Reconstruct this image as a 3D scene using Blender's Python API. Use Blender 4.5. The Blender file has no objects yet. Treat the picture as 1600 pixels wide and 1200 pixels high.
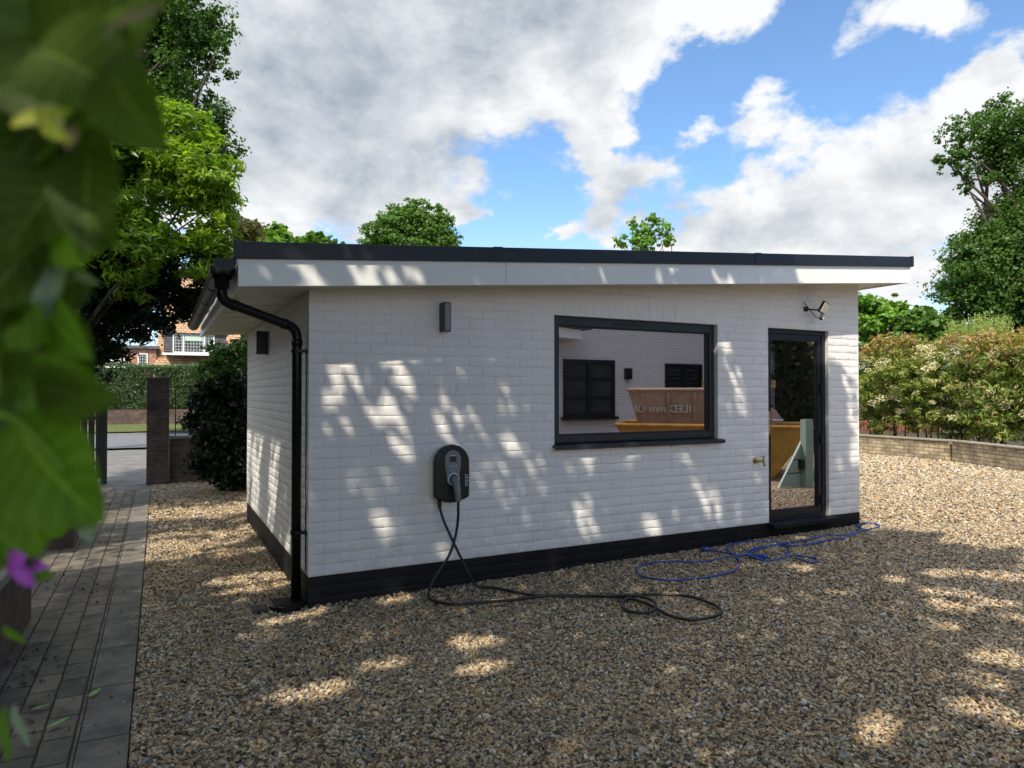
import bpy, math, random
import numpy as np
from mathutils import Vector, Matrix
random.seed(7); rng = np.random.default_rng(7)
scene = bpy.context.scene
COL = scene.collection
R = math.radians

# ------------------------------------------------------------ camera
YAW = math.atan(552/1077.); PIT = math.atan(15/1077.)
CAM = Vector((-.94, -4.97, 1.5))
cd = bpy.data.cameras.new('camera'); cam = bpy.data.objects.new('camera', cd); COL.objects.link(cam)
cam.location = CAM; cam.rotation_euler = (math.pi/2+PIT, 0, -YAW)
cd.sensor_width = 36; cd.lens = 36*1077/1600.; cd.clip_start = .05; cd.clip_end = 2000
cd.dof.use_dof = True; cd.dof.focus_distance = 6.0; cd.dof.aperture_fstop = 3.7
scene.camera = cam

# ------------------------------------------------------------ light
SA, SE = R(38), R(50)                      # sun stands 38 deg left of -Y, 50 deg high
SUN = Vector((-math.sin(SA)*math.cos(SE), -math.cos(SA)*math.cos(SE), math.sin(SE)))
sl = bpy.data.lights.new('sun', 'SUN'); sl.energy = 3.4; sl.angle = R(.65); sl.color = (1, .90, .74)
so = bpy.data.objects.new('sun', sl); COL.objects.link(so)
so.rotation_euler = (-SUN).to_track_quat('-Z', 'Y').to_euler(); so.location = (-5, -8, 12)
scene.view_settings.view_transform = 'Standard'; scene.view_settings.look = 'None'
scene.view_settings.exposure = 0.80; scene.view_settings.gamma = 1

w = bpy.data.worlds.new('World'); scene.world = w; w.use_nodes = True
nt = w.node_tree; nt.nodes.clear(); N = nt.nodes; L = nt.links
def mth(op, a, b=None, c=None, tree=None):
    T = tree or nt
    n = T.nodes.new('ShaderNodeMath'); n.operation = op
    for i, v in enumerate((a, b, c)):
        if v is None: continue
        if isinstance(v, (int, float)): n.inputs[i].default_value = v
        else: T.links.new(v, n.inputs[i])
    return n.outputs[0]
def mixc(f, a, b, tree, blend='MIX'):
    n = tree.nodes.new('ShaderNodeMix'); n.data_type = 'RGBA'; n.blend_type = blend
    for k, v in ((0, f), (6, a), (7, b)):
        if isinstance(v, (int, float)): n.inputs[k].default_value = v
        elif isinstance(v, (tuple, list)): n.inputs[k].default_value = tuple(v)+(1,) if len(v) == 3 else v
        else: tree.links.new(v, n.inputs[k])
    return n.outputs[2]
def mrange(v, a, b, c, d, tree, smooth=True):
    n = tree.nodes.new('ShaderNodeMapRange'); n.interpolation_type = 'SMOOTHSTEP' if smooth else 'LINEAR'
    tree.links.new(v, n.inputs[0])
    for i, x in enumerate((a, b, c, d)): n.inputs[i+1].default_value = x
    return n.outputs[0]
out = N.new('ShaderNodeOutputWorld'); bg = N.new('ShaderNodeBackground'); L.new(bg.outputs[0], out.inputs[0])
bg.inputs[1].default_value = .14
sky = N.new('ShaderNodeTexSky'); sky.sky_type = 'NISHITA'; sky.sun_disc = False
sky.sun_elevation = SE; sky.sun_rotation = math.atan2(SUN.x, SUN.y); sky.ozone_density = 2.2; sky.air_density = 1.0; sky.dust_density = .6
tc = N.new('ShaderNodeTexCoord'); sp = N.new('ShaderNodeSeparateXYZ'); L.new(tc.outputs['Generated'], sp.inputs[0])
A0_ = mth('ARCTAN2', sp.outputs[0], sp.outputs[1]); E0_ = mth('ARCSINE', sp.outputs[2])
def wnoise(scale, off, detail=8, rough=.55, dist=0.0):
    mp = N.new('ShaderNodeMapping'); L.new(tc.outputs['Generated'], mp.inputs[0])
    mp.inputs[1].default_value = off; mp.inputs[3].default_value = (1, 1, 1.55)
    n = N.new('ShaderNodeTexNoise'); n.inputs['Scale'].default_value = scale; n.inputs['Detail'].default_value = detail
    n.inputs['Roughness'].default_value = rough; n.inputs['Distortion'].default_value = dist
    L.new(mp.outputs[0], n.inputs[0]); return n.outputs[0]
_w1 = wnoise(6.0, (4.3, 2.1, .2), 5, .6); _w2 = wnoise(6.0, (.3, 7.1, 3.2), 5, .6)
A = mth('ADD', A0_, mth('MULTIPLY', mth('SUBTRACT', _w1, .5), .20)); E_ = mth('ADD', E0_, mth('MULTIPLY', mth('SUBTRACT', _w2, .5), .16))
def azel(px, py):
    az = YAW + math.atan((px-800)/1077.); el = math.atan((615-py)/math.hypot(1077, px-800)); return az, el
# cloud layout: a grey bank over the building, cumulus to the right, blue between
def blob(px, py, rx, ry, amt):
    a, e = azel(px, py); k = math.cos(math.atan((px-800)/1077.))
    ra, re = rx/1077.*k*k, ry/1077.*k
    qa = mth('POWER', mth('ABSOLUTE', mth('DIVIDE', mth('SUBTRACT', A, a), ra)), 2)
    qe = mth('POWER', mth('ABSOLUTE', mth('DIVIDE', mth('SUBTRACT', E_, e), re)), 2)
    return mth('MULTIPLY', mth('EXPONENT', mth('MULTIPLY', mth('ADD', qa, qe), -1)), amt)
A2 = mth('MAXIMUM', mth('SUBTRACT', A, .40), 0)
edge = mth('ADD', mth('MULTIPLY', A2, .25), mth('ADD', .275, mth('MULTIPLY', mth('SUBTRACT', A, .40), .22)))
bank = mth('MULTIPLY', mth('SUBTRACT', E_, edge), 5.5)
bank = mth('MINIMUM', mth('MAXIMUM', bank, -.22), .9)
dens = bank
for b in ((1190, 150, 105, 75, .46), (1400, 250, 180, 90, .46), (1560, 110, 90, 70, .42), (1430, 30, 100, 50, .45), (1300, 50, 40, 40, .12), (1080, 215, 45, 22, .42), (965, 250, 70, 38, .45),
          (1010, 285, 120, 35, .45), (940, 200, 50, 25, .3), (1240, 300, 60, 40, .4), (875, 345, 30, 20, .42), (960, 330, 50, 22, .42), (1150, 350, 130, 45, .55), (1330, 350, 220, 60, .48), (1420, 450, 70, 40, .42), (1560, 230, 110, 80, .4), (720, 330, 60, 25, .42),
          (480, 340, 190, 60, .38), (1210, 190, 60, 50, .3), (1060, 60, 60, 60, .1)):
    dens = mth('ADD', dens, blob(*b))
for b in ((1240, 30, 45, 50, .22), (1120, 130, 70, 50, .22), (830, 340, 60, 35, .12), (1340, 140, 50, 30, .16), (1430, 90, 50, 30, .22), (1500, 185, 40, 25, .16)):
    dens = mth('SUBTRACT', dens, blob(*b))
n1 = wnoise(5.6, (.3, .1, .7), 12, .60, .1)
n2 = wnoise(5.6, (.335, .13, .65), 12, .60, .1)        # the same field seen a little nearer the sun: relief
n3 = wnoise(1.7, (2.3, 1.1, .7), 4, .5)
n4 = wnoise(11., (1.3, 5.1, .7), 6, .6)
den = mth('ADD', dens, mth('MULTIPLY', mth('SUBTRACT', n1, .5), 1.6))
mask = mrange(den, .0, .22, 0, 1, nt)
thick = mrange(den, .15, 1.15, 0, 1, nt)
rel = mth('MULTIPLY', mth('SUBTRACT', n1, n2), 3.0)
lit = mth('ADD', mth('SUBTRACT', 1.02, mth('MULTIPLY', thick, .78)), rel)
lit = mth('ADD', lit, mth('MULTIPLY', mth('SUBTRACT', n3, .5), 1.1))
lit = mth('ADD', lit, mth('MULTIPLY', mth('SUBTRACT', n4, .5), .2))
for b in ((640, 60, 130, 60, .22), (1100, 60, 170, 90, .30), (1220, 130, 90, 60, .2), (350, 60, 100, 120, .28), (1150, 340, 120, 30, .2), (640, 170, 40, 30, .18)):
    lit = mth('ADD', lit, blob(*b))
for b in ((560, 240, 280, 120, .42), (640, 110, 220, 70, .22), (1450, 280, 150, 50, .18), (850, 20, 120, 60, .1)):
    lit = mth('SUBTRACT', lit, blob(*b))
litc = mrange(lit, .02, 1.12, 0, 1, nt, False)
ccol = mixc(litc, (1.62, 1.88, 2.2), (4.0, 4.05, 4.1), nt)
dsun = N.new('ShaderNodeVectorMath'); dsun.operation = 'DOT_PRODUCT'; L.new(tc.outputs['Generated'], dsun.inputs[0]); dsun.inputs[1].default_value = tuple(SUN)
glow = mrange(dsun.outputs['Value'], -.15, .8, 1, 3.1, nt)     # clouds brightened towards the sun, added to lift the shaded areas
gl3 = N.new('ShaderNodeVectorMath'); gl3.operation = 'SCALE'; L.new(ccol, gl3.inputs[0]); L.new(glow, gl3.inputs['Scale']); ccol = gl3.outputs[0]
skb = mixc(1.0, sky.outputs[0], (.72, .86, .95), nt, 'MULTIPLY')
haze = mrange(E0_, .0, .30, .55, .0, nt)
skb2 = mixc(haze, skb, (3.4, 3.9, 4.4), nt)
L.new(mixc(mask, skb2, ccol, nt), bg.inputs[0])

# ------------------------------------------------------------ helpers
_f = Vector((math.sin(YAW)*math.cos(PIT), math.cos(YAW)*math.cos(PIT), math.sin(PIT)))
_r = Vector((math.cos(YAW), -math.sin(YAW), 0)); _u = _r.cross(_f)
def P(px, py, D):
    """world point of the photo's (px,py) at D metres depth"""
    px, py, D = float(px), float(py), float(D)
    return CAM + D*(_f + (px-800)/1077.*_r + (600-py)/1077.*_u)
def gz(x): return .0133*max(0., min(x, 9.))
def tag(o, label=None, cat=None, group=None, kind=None):
    if label: o['label'] = label
    if cat: o['category'] = cat
    if group: o['group'] = group
    if kind: o['kind'] = kind
    return o
def empty(name, loc, label, cat, group=None, rz=0):
    o = bpy.data.objects.new(name, None); COL.objects.link(o); o.location = loc; o.rotation_euler = (0, 0, rz)
    o.empty_display_size = .1
    return tag(o, label, cat, group)
class MB:
    def __init__(s): s.v = []; s.f = []
    def add(s, v, f):
        n = len(s.v); s.v += [tuple(p) for p in v]; s.f += [tuple(i+n for i in q) for q in f]; return s
    def box(s, x0, y0, z0, x1, y1, z1):
        v = [(x, y, z) for z in (z0, z1) for y in (y0, y1) for x in (x0, x1)]
        return s.add(v, [(0, 2, 3, 1), (4, 5, 7, 6), (0, 1, 5, 4), (2, 6, 7, 3), (0, 4, 6, 2), (1, 3, 7, 5)])
    def hexa(s, v):      # bottom 4 ccw, top 4 ccw
        return s.add(v, [(3, 2, 1, 0), (4, 5, 6, 7), (0, 1, 5, 4), (1, 2, 6, 5), (2, 3, 7, 6), (3, 0, 4, 7)])
    def prism(s, poly, d):   # poly list of 3D pts, extruded by vector d
        n = len(poly); d = Vector(d)
        v = [Vector(p) for p in poly]+[Vector(p)+d for p in poly]
        return s.add(v, [tuple(range(n))[::-1], tuple(range(n, 2*n))]+[(i, (i+1) % n, n+(i+1) % n, n+i) for i in range(n)])
    def tube(s, pts, r, n=10, cap=True):
        pts = [Vector(p) for p in pts]; m = len(pts)
        rs = r if isinstance(r, (list, tuple)) else [r]*m
        t0 = (pts[1]-pts[0]).normalized(); a = Vector((0, 0, 1)) if abs(t0.z) < .9 else Vector((1, 0, 0))
        nrm = (a-t0*a.dot(t0)).normalized(); vs = []
        for i in range(m):
            t = (pts[min(i+1, m-1)]-pts[max(i-1, 0)]).normalized()
            nrm = (nrm-t*nrm.dot(t)).normalized(); b = t.cross(nrm)
            for k in range(n):
                q = 2*math.pi*k/n; vs.append(pts[i]+rs[i]*(math.cos(q)*nrm+math.sin(q)*b))
        fs = [(i*n+k, i*n+(k+1) % n, (i+1)*n+(k+1) % n, (i+1)*n+k) for i in range(m-1) for k in range(n)]
        if cap: fs += [tuple(range(n))[::-1], tuple(range((m-1)*n, m*n))]
        return s.add(vs, fs)
    def lathe(s, prof, c, ax=(0, 0, 1), n=24):   # prof [(r,h)] along ax
        ax = Vector(ax).normalized(); a = Vector((0, 0, 1)) if abs(ax.z) < .9 else Vector((1, 0, 0))
        e1 = (a-ax*a.dot(ax)).normalized(); e2 = ax.cross(e1); c = Vector(c)
        vs = [c+ax*h+r*(math.cos(2*math.pi*k/n)*e1+math.sin(2*math.pi*k/n)*e2) for r, h in prof for k in range(n)]
        m = len(prof)
        fs = [(i*n+k, i*n+(k+1) % n, (i+1)*n+(k+1) % n, (i+1)*n+k) for i in range(m-1) for k in range(n)]
        fs += [tuple(range(n))[::-1], tuple(range((m-1)*n, m*n))]
        return s.add(vs, fs)
    def build(s, name, mat, parent=None, smooth=False, bevel=0, seg=2):
        me = bpy.data.meshes.new(name); me.from_pydata(s.v, [], s.f); me.validate()
        if mat: me.materials.append(mat)
        if smooth: me.shade_smooth()
        o = bpy.data.objects.new(name, me); COL.objects.link(o)
        if parent: o.parent = parent; o.matrix_parent_inverse = pinv(parent)
        if bevel:
            b = o.modifiers.new('b', 'BEVEL'); b.width = bevel; b.segments = seg; b.limit_method = 'ANGLE'
        return o
def pinv(p):
    m = Matrix.LocRotScale(p.location, p.rotation_euler, None)
    return m.inverted()
def npmesh(name, V, F, mat, parent=None, smooth=False, attr=None):
    """V (n,3), F (m,k) arrays, all faces k-gons"""
    me = bpy.data.meshes.new(name); k = F.shape[1]
    me.vertices.add(len(V)); me.vertices.foreach_set('co', np.ascontiguousarray(V, dtype=np.float32).ravel())
    me.loops.add(F.size); me.loops.foreach_set('vertex_index', np.ascontiguousarray(F, dtype=np.int32).ravel())
    me.polygons.add(len(F)); me.polygons.foreach_set('loop_start', np.arange(0, F.size, k, dtype=np.int32))
    me.update(calc_edges=True)
    if smooth: me.shade_smooth()
    if attr is not None:
        a = me.attributes.new('rnd', 'FLOAT', 'FACE'); a.data.foreach_set('value', np.ascontiguousarray(attr, dtype=np.float32))
    if mat: me.materials.append(mat)
    o = bpy.data.objects.new(name, me); COL.objects.link(o)
    if parent: o.parent = parent; o.matrix_parent_inverse = pinv(parent)
    return o

# ------------------------------------------------------------ materials
def mat(name):
    m = bpy.data.materials.new(name); m.use_nodes = True; t = m.node_tree; b = t.nodes['Principled BSDF']; return m, t, b
def tex(t, kind, scale=5, detail=4, rough=.5, coord='Object', sc=None, **kw):
    c = t.nodes.new('ShaderNodeTexCoord'); src = c.outputs[coord]
    if sc:
        mp = t.nodes.new('ShaderNodeMapping'); mp.inputs[3].default_value = sc; t.links.new(src, mp.inputs[0]); src = mp.outputs[0]
    n = t.nodes.new(kind); t.links.new(src, n.inputs[0]); n.inputs['Scale'].default_value = scale
    if kind == 'ShaderNodeTexNoise': n.inputs['Detail'].default_value = detail; n.inputs['Roughness'].default_value = rough
    return n
def ramp(t, src, stops, interp='LINEAR'):
    n = t.nodes.new('ShaderNodeValToRGB'); n.color_ramp.interpolation = interp; e = n.color_ramp.elements
    while len(e) < len(stops): e.new(.5)
    for i, (p, c) in enumerate(stops): e[i].position = p; e[i].color = tuple(c)+(1,)
    t.links.new(src, n.inputs[0]); return n.outputs[0]
def bump(t, b, h, strength=.5, dist=.01, normal=None):
    n = t.nodes.new('ShaderNodeBump'); n.inputs['Strength'].default_value = strength; n.inputs['Distance'].default_value = dist
    t.links.new(h, n.inputs['Height'])
    if normal: t.links.new(normal, n.inputs['Normal'])
    t.links.new(n.outputs[0], b.inputs['Normal']); return n.outputs[0]
def simple(name, col, rough=.5, metal=0, var=.12, nscale=6, bmp=.15, bscale=60, spec=.5, dist=.002):
    m, t, b = mat(name)
    n = tex(t, 'ShaderNodeTexNoise', nscale, 5, .6)
    c0 = tuple(max(0, x*(1-var)) for x in col); c1 = tuple(min(1, x*(1+var)) for x in col)
    t.links.new(ramp(t, n.outputs[0], [(.3, c0), (.7, c1)]), b.inputs['Base Color'])
    b.inputs['Roughness'].default_value = rough; b.inputs['Metallic'].default_value = metal
    b.inputs['Specular IOR Level'].default_value = spec
    if bmp: bump(t, b, tex(t, 'ShaderNodeTexNoise', bscale, 4, .6).outputs[0], bmp, dist)
    return m
M = {}
M['paint'] = simple('white_masonry_paint', (.74, .725, .72), .62, 0, .035, 3, .35, 90, .35, .0025)
def splash():
    m = M['paint']; t = m.node_tree; b = t.nodes['Principled BSDF']; src = b.inputs['Base Color'].links[0].from_socket
    c = t.nodes.new('ShaderNodeTexCoord'); s = t.nodes.new('ShaderNodeSeparateXYZ'); t.links.new(c.outputs['Object'], s.inputs[0])
    low = mrange(s.outputs[2], .21, .62, 1, .0, t); st = mrange(tex(t, 'ShaderNodeTexNoise', 7, 8, .7).outputs[0], .42, .72, 0, 1, t)
    run = mrange(tex(t, 'ShaderNodeTexNoise', 1, 6, .65, sc=(14, 14, .8)).outputs[0], .56, .75, 0, .22, t)     # faint rain runs
    f = mth('MINIMUM', mth('ADD', mth('MULTIPLY', low, mth('MULTIPLY', st, .5, tree=t), tree=t), run, tree=t), 1, tree=t)
    t.links.new(mixc(f, src, (.47, .44, .38), t), b.inputs['Base Color'])
splash()
M['plinth'] = simple('black_masonry_paint', (.0085, .009, .011), .6, 0, .25, 5, .25, 90, .25, .0025)
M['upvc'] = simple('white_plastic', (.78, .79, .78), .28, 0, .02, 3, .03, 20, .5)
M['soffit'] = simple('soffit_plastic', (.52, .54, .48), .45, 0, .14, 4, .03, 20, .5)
M['trim'] = simple('black_trim', (.008, .009, .012), .45, 0, .2, 8, .06, 30, .5)
M['gutter'] = simple('black_gutter_plastic', (.006, .006, .007), .35, 0, .2, 8, .05, 30, .3)
M['frame'] = simple('anthracite_aluminium', (.020, .026, .032), .38, .0, .08, 8, .05, 200, .5, .0005)
M['doorframe'] = simple('black_aluminium', (.010, .012, .018), .36, .0, .08, 8, .05, 200, .5, .0005)
M['roof'] = simple('roof_membrane', (.05, .05, .055), .7, 0, .2, 3, .1, 20)
M['black'] = simple('black_plastic', (.007, .008, .010), .35, 0, .15, 10, .1, 300, .5, .0005)
M['cable'] = simple('black_rubber', (.007, .009, .012), .42, 0, .2, 20, .1, 200, .5, .0005)
M['blue'] = simple('blue_cable', (.012, .055, .27), .35, 0, .2, 20, .1, 200, .5, .0005)
M['grey'] = simple('grey_plastic', (.17, .19, .20), .4, 0, .05, 10, .03, 200, .5, .0005)
M['lightgrey'] = simple('pale_grey_plastic', (.45, .50, .53), .3, 0, .05, 10, .02, 200)
M['cream'] = simple('cream_plastic', (.72, .73, .66), .35, 0, .05, 10, .02, 200)
M['screen'] = simple('display', (.03, .025, .02), .12, 0, .05, 10, 0)
M['brass'] = simple('brass', (.55, .38, .13), .35, 1, .2, 40, .1, 200, .5, .0005)
M['steel'] = simple('steel', (.7, .7, .7), .22, 1, .05, 10, 0)
M['lens'] = simple('lamp_lens', (.62, .60, .50), .3, 0, .1, 60, .1, 200, .5, .0005)
M['diffuser'] = simple('lamp_diffuser', (.20, .20, .23), .35, 0, .03, 10, 0)
M['bark'] = simple('bark', (.06, .048, .036), .9, 0, .4, 6, .8, 18, .2, .02)
M['interior'] = simple('interior_wall', (.10, .095, .09), .8, 0, .1, 3, 0)
M['ink'] = simple('grey_ink', (.55, .55, .55), .5, 0, .02, 3, 0)
M['yellowpaint'] = simple('yellow_skip_paint', (.46, .25, .05), .42, 0, .25, 5, .3, 20, .5, .004)
M['tanpaint'] = simple('tan_skip_paint', (.46, .34, .26), .5, 0, .15, 5, .3, 20, .5, .004)
M['palewood'] = simple('pale_wood', (.52, .38, .22), .7, 0, .2, 12, .3, 40, .3)
M['sage'] = simple('sage_green_paint', (.28, .38, .32), .5, 0, .06, 6, .1, 30)
M['bag'] = simple('brown_sack', (.34, .22, .17), .6, 0, .2, 12, .4, 30)
M['white'] = simple('white_render', (.80, .79, .76), .7, 0, .04, 3, .2, 40)
M['redwood'] = simple('red_stained_timber', (.24, .09, .06), .7, 0, .25, 8, .3, 30)
M['iron'] = simple('black_iron', (.012, .012, .013), .5, 0, .2, 10, .1, 60)
M['asphalt'] = simple('asphalt', (.13, .135, .15), .85, 0, .2, 6, .4, 120, .3, .004)
M['drive'] = simple('worn_concrete_drive', (.15, .145, .14), .9, 0, .35, 2.5, .4, 60, .3, .006)
M['kerb'] = simple('kerb_stone', (.20, .20, .19), .85, 0, .2, 6, .3, 60)
M['soil'] = simple('soil', (.07, .055, .038), .95, 0, .4, 9, .8, 30, .2, .03)
M['verge'] = simple('grass_ground', (.10, .12, .04), .95, 0, .35, 9, .8, 50, .2, .03)
M['blackcork'] = simple('dark_weatherboard', (.10, .095, .10), .6, 0, .25, 5, .2, 30)
M['greybin'] = simple('grey_metal', (.32, .35, .38), .5, .2, .1, 4, .1, 30)
M['stonecap'] = simple('grey_stone_coping', (.24, .215, .175), .85, 0, .25, 10, .5, 60, .3, .004)
M['purple'] = simple('purple_petal', (.45, .10, .58), .55, 0, .25, 60, .1, 60)
M['litter'] = simple('fallen_leaf', (.12, .26, .06), .5, 0, .2, 30, .1, 60)
M['dirtcover'] = simple('dark_cover', (.03, .03, .032), .6, 0, .2, 30, .2, 60)

def brickmat(name, c1, c2, mortar, scale=1.0, axes='XZ', bw=.225, bh=.075, ms=.010, bumpd=.006, var=1.0, squash=0):
    m, t, b = mat(name)
    c = t.nodes.new('ShaderNodeTexCoord'); s = t.nodes.new('ShaderNodeSeparateXYZ'); t.links.new(c.outputs['Object'], s.inputs[0])
    k = t.nodes.new('ShaderNodeCombineXYZ')
    idx = {'X': 0, 'Y': 1, 'Z': 2}
    if axes == 'SZ':
        sm = mth('ADD', s.outputs[0], s.outputs[1], tree=t); t.links.new(sm, k.inputs[0]); t.links.new(s.outputs[2], k.inputs[1])
    else:
        t.links.new(s.outputs[idx[axes[0]]], k.inputs[0]); t.links.new(s.outputs[idx[axes[1]]], k.inputs[1])
    wob = t.nodes.new('ShaderNodeTexNoise'); wob.inputs['Scale'].default_value = 9; t.links.new(c.outputs['Object'], wob.inputs[0])
    vm = t.nodes.new('ShaderNodeVectorMath'); vm.operation = 'MULTIPLY_ADD'; t.links.new(wob.outputs[1], vm.inputs[0])
    vm.inputs[1].default_value = (.012, .012, .012); t.links.new(k.outputs[0], vm.inputs[2])
    br = t.nodes.new('ShaderNodeTexBrick'); t.links.new(vm.outputs[0], br.inputs[0]); br.inputs['Scale'].default_value = 1
    br.inputs['Brick Width'].default_value = bw; br.inputs['Row Height'].default_value = bh; br.inputs['Mortar Size'].default_value = ms
    br.inputs['Mortar Smooth'].default_value = .3
    br.inputs['Color1'].default_value = tuple(c1)+(1,); br.inputs['Color2'].default_value = tuple(c2)+(1,); br.inputs['Mortar'].default_value = tuple(mortar)+(1,)
    n = tex(t, 'ShaderNodeTexNoise', 5, 6, .65)
    f = ramp(t, n.outputs[0], [(.28, (.42,)*3), (.5, (.95,)*3), (.72, (1.4,)*3)])
    t.links.new(mixc(var, br.outputs['Color'], f, t, 'MULTIPLY'), b.inputs['Base Color'])
    b.inputs['Roughness'].default_value = .88
    inv = mth('SUBTRACT', 1, br.outputs['Fac'], tree=t)
    h = mth('ADD', inv, mth('MULTIPLY', tex(t, 'ShaderNodeTexNoise', 70, 5, .6).outputs[0], .5, tree=t), tree=t)
    bump(t, b, h, .8, bumpd); return m
M['darkbrick'] = brickmat('dark_red_brick', (.13, .075, .05), (.09, .055, .04), (.10, .09, .08), axes='SZ')
M['buffbrick'] = brickmat('buff_brick', (.46, .36, .22), (.26, .20, .13), (.17, .145, .11), axes='SZ')
M['redbrick'] = brickmat('red_brick', (.42, .17, .09), (.34, .13, .07), (.4, .34, .28), axes='SZ', bw=.225, bh=.075)
M['tiles'] = brickmat('clay_tiles', (.52, .33, .19), (.42, .26, .15), (.16, .08, .05), axes='XZ', bw=.27, bh=.20, ms=.02, bumpd=.03, var=.6)
M['paver'] = brickmat('block_pavers', (.175, .15, .118), (.10, .088, .07), (.025, .021, .016), axes='YX', bw=.235, bh=.125, ms=.006, bumpd=.006)
M['edgestone'] = brickmat('edging_slabs', (.17, .158, .132), (.13, .12, .10), (.03, .027, .022), axes='YX', bw=.6, bh=1.0, ms=.006, bumpd=.005)
M['whitebrick'] = brickmat('white_painted_brick', (.74, .72, .73), (.72, .70, .71), (.62, .60, .61), axes='SZ', bumpd=.01, var=.15)

def leafmat(name, cols, rough=.42, trans=.35, tcol=None, nscale=1.2):
    m, t, b = mat(name)
    at = t.nodes.new('ShaderNodeAttribute'); at.attribute_name = 'rnd'
    n = tex(t, 'ShaderNodeTexNoise', nscale, 3, .6)
    s = mth('ADD', mth('MULTIPLY', at.outputs['Fac'], .55, tree=t), mth('MULTIPLY', mth('SUBTRACT', n.outputs[0], .28, tree=t), 1.0, tree=t), tree=t)
    c = ramp(t, s, [(i/(len(cols)-1), q) for i, q in enumerate(cols)])
    t.links.new(c, b.inputs['Base Color']); b.inputs['Roughness'].default_value = rough; b.inputs['Specular IOR Level'].default_value = .22
    tr = t.nodes.new('ShaderNodeBsdfTranslucent'); t.links.new(mixc(1.0, c, (1.5, 1.7, .6), t, 'MULTIPLY'), tr.inputs[0])
    mx = t.nodes.new('ShaderNodeMixShader'); mx.inputs[0].default_value = trans
    t.links.new(b.outputs[0], mx.inputs[1]); t.links.new(tr.outputs[0], mx.inputs[2])
    t.links.new(mx.outputs[0], t.nodes['Material Output'].inputs[0]); return m
M['l_oak'] = leafmat('oak_leaves', [(.028, .065, .014), (.06, .125, .022), (.10, .19, .035)])
M['l_oak2'] = leafmat('broadleaf_leaves', [(.05, .10, .018), (.085, .17, .03), (.13, .23, .045)])
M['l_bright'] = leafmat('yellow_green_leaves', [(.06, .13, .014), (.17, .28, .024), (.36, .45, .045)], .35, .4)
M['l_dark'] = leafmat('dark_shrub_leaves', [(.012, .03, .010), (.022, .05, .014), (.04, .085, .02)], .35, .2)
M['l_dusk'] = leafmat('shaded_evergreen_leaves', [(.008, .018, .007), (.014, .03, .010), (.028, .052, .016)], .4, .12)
M['l_hedge'] = leafmat('clipped_hedge_leaves', [(.02, .05, .015), (.035, .085, .02), (.06, .13, .03)], .4, .25)
M['l_phot'] = leafmat('photinia_leaves', [(.05, .10, .02), (.13, .20, .04), (.24, .28, .07), (.33, .25, .09)], .35, .3, nscale=2)
M['l_photred'] = leafmat('photinia_shoots', [(.28, .13, .06), (.34, .22, .10), (.28, .30, .10)], .35, .3, nscale=2)
M['l_flow'] = leafmat('cream_blossom', [(.62, .54, .34), (.72, .66, .48), (.78, .74, .60)], .7, .2)
M['l_conif'] = leafmat('pale_shoots', [(.20, .26, .07), (.28, .34, .10), (.36, .42, .16)], .5, .3)
M['l_tan'] = leafmat('tan_leaves', [(.20, .15, .05), (.30, .24, .09), (.22, .26, .08)], .5, .3)
M['l_fresh'] = leafmat('fresh_green_leaves', [(.06, .14, .02), (.12, .24, .03), (.18, .32, .05)], .45, .35)
M['grass'] = leafmat('grass_blades', [(.12, .13, .04), (.18, .19, .06), (.24, .22, .09)], .6, .3)

def glassmat(name, refl, tint):
    m, t, b = mat(name); t.nodes.remove(b)
    tr = t.nodes.new('ShaderNodeBsdfTransparent'); tr.inputs[0].default_value = tuple(tint)+(1,)
    gl = t.nodes.new('ShaderNodeBsdfGlossy'); gl.inputs[0].default_value = (.93, .91, 1, 1); gl.inputs['Roughness'].default_value = .012
    lw = t.nodes.new('ShaderNodeFresnel'); lw.inputs[0].default_value = 1.55
    f = mth('MINIMUM', mth('ADD', lw.outputs[0], refl, tree=t), 1, tree=t)
    mx = t.nodes.new('ShaderNodeMixShader'); t.links.new(f, mx.inputs[0])
    t.links.new(tr.outputs[0], mx.inputs[1]); t.links.new(gl.outputs[0], mx.inputs[2])
    t.links.new(mx.outputs[0], t.nodes['Material Output'].inputs[0]); return m
M['glass'] = glassmat('coated_glass', .40, (.35, .36, .38))
M['glass2'] = glassmat('door_glass', .42, (.5, .52, .5))
M['farglass'] = simple('far_window_glass', (.045, .055, .06), .06, 0, .3, 3, 0, spec=.9)

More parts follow.
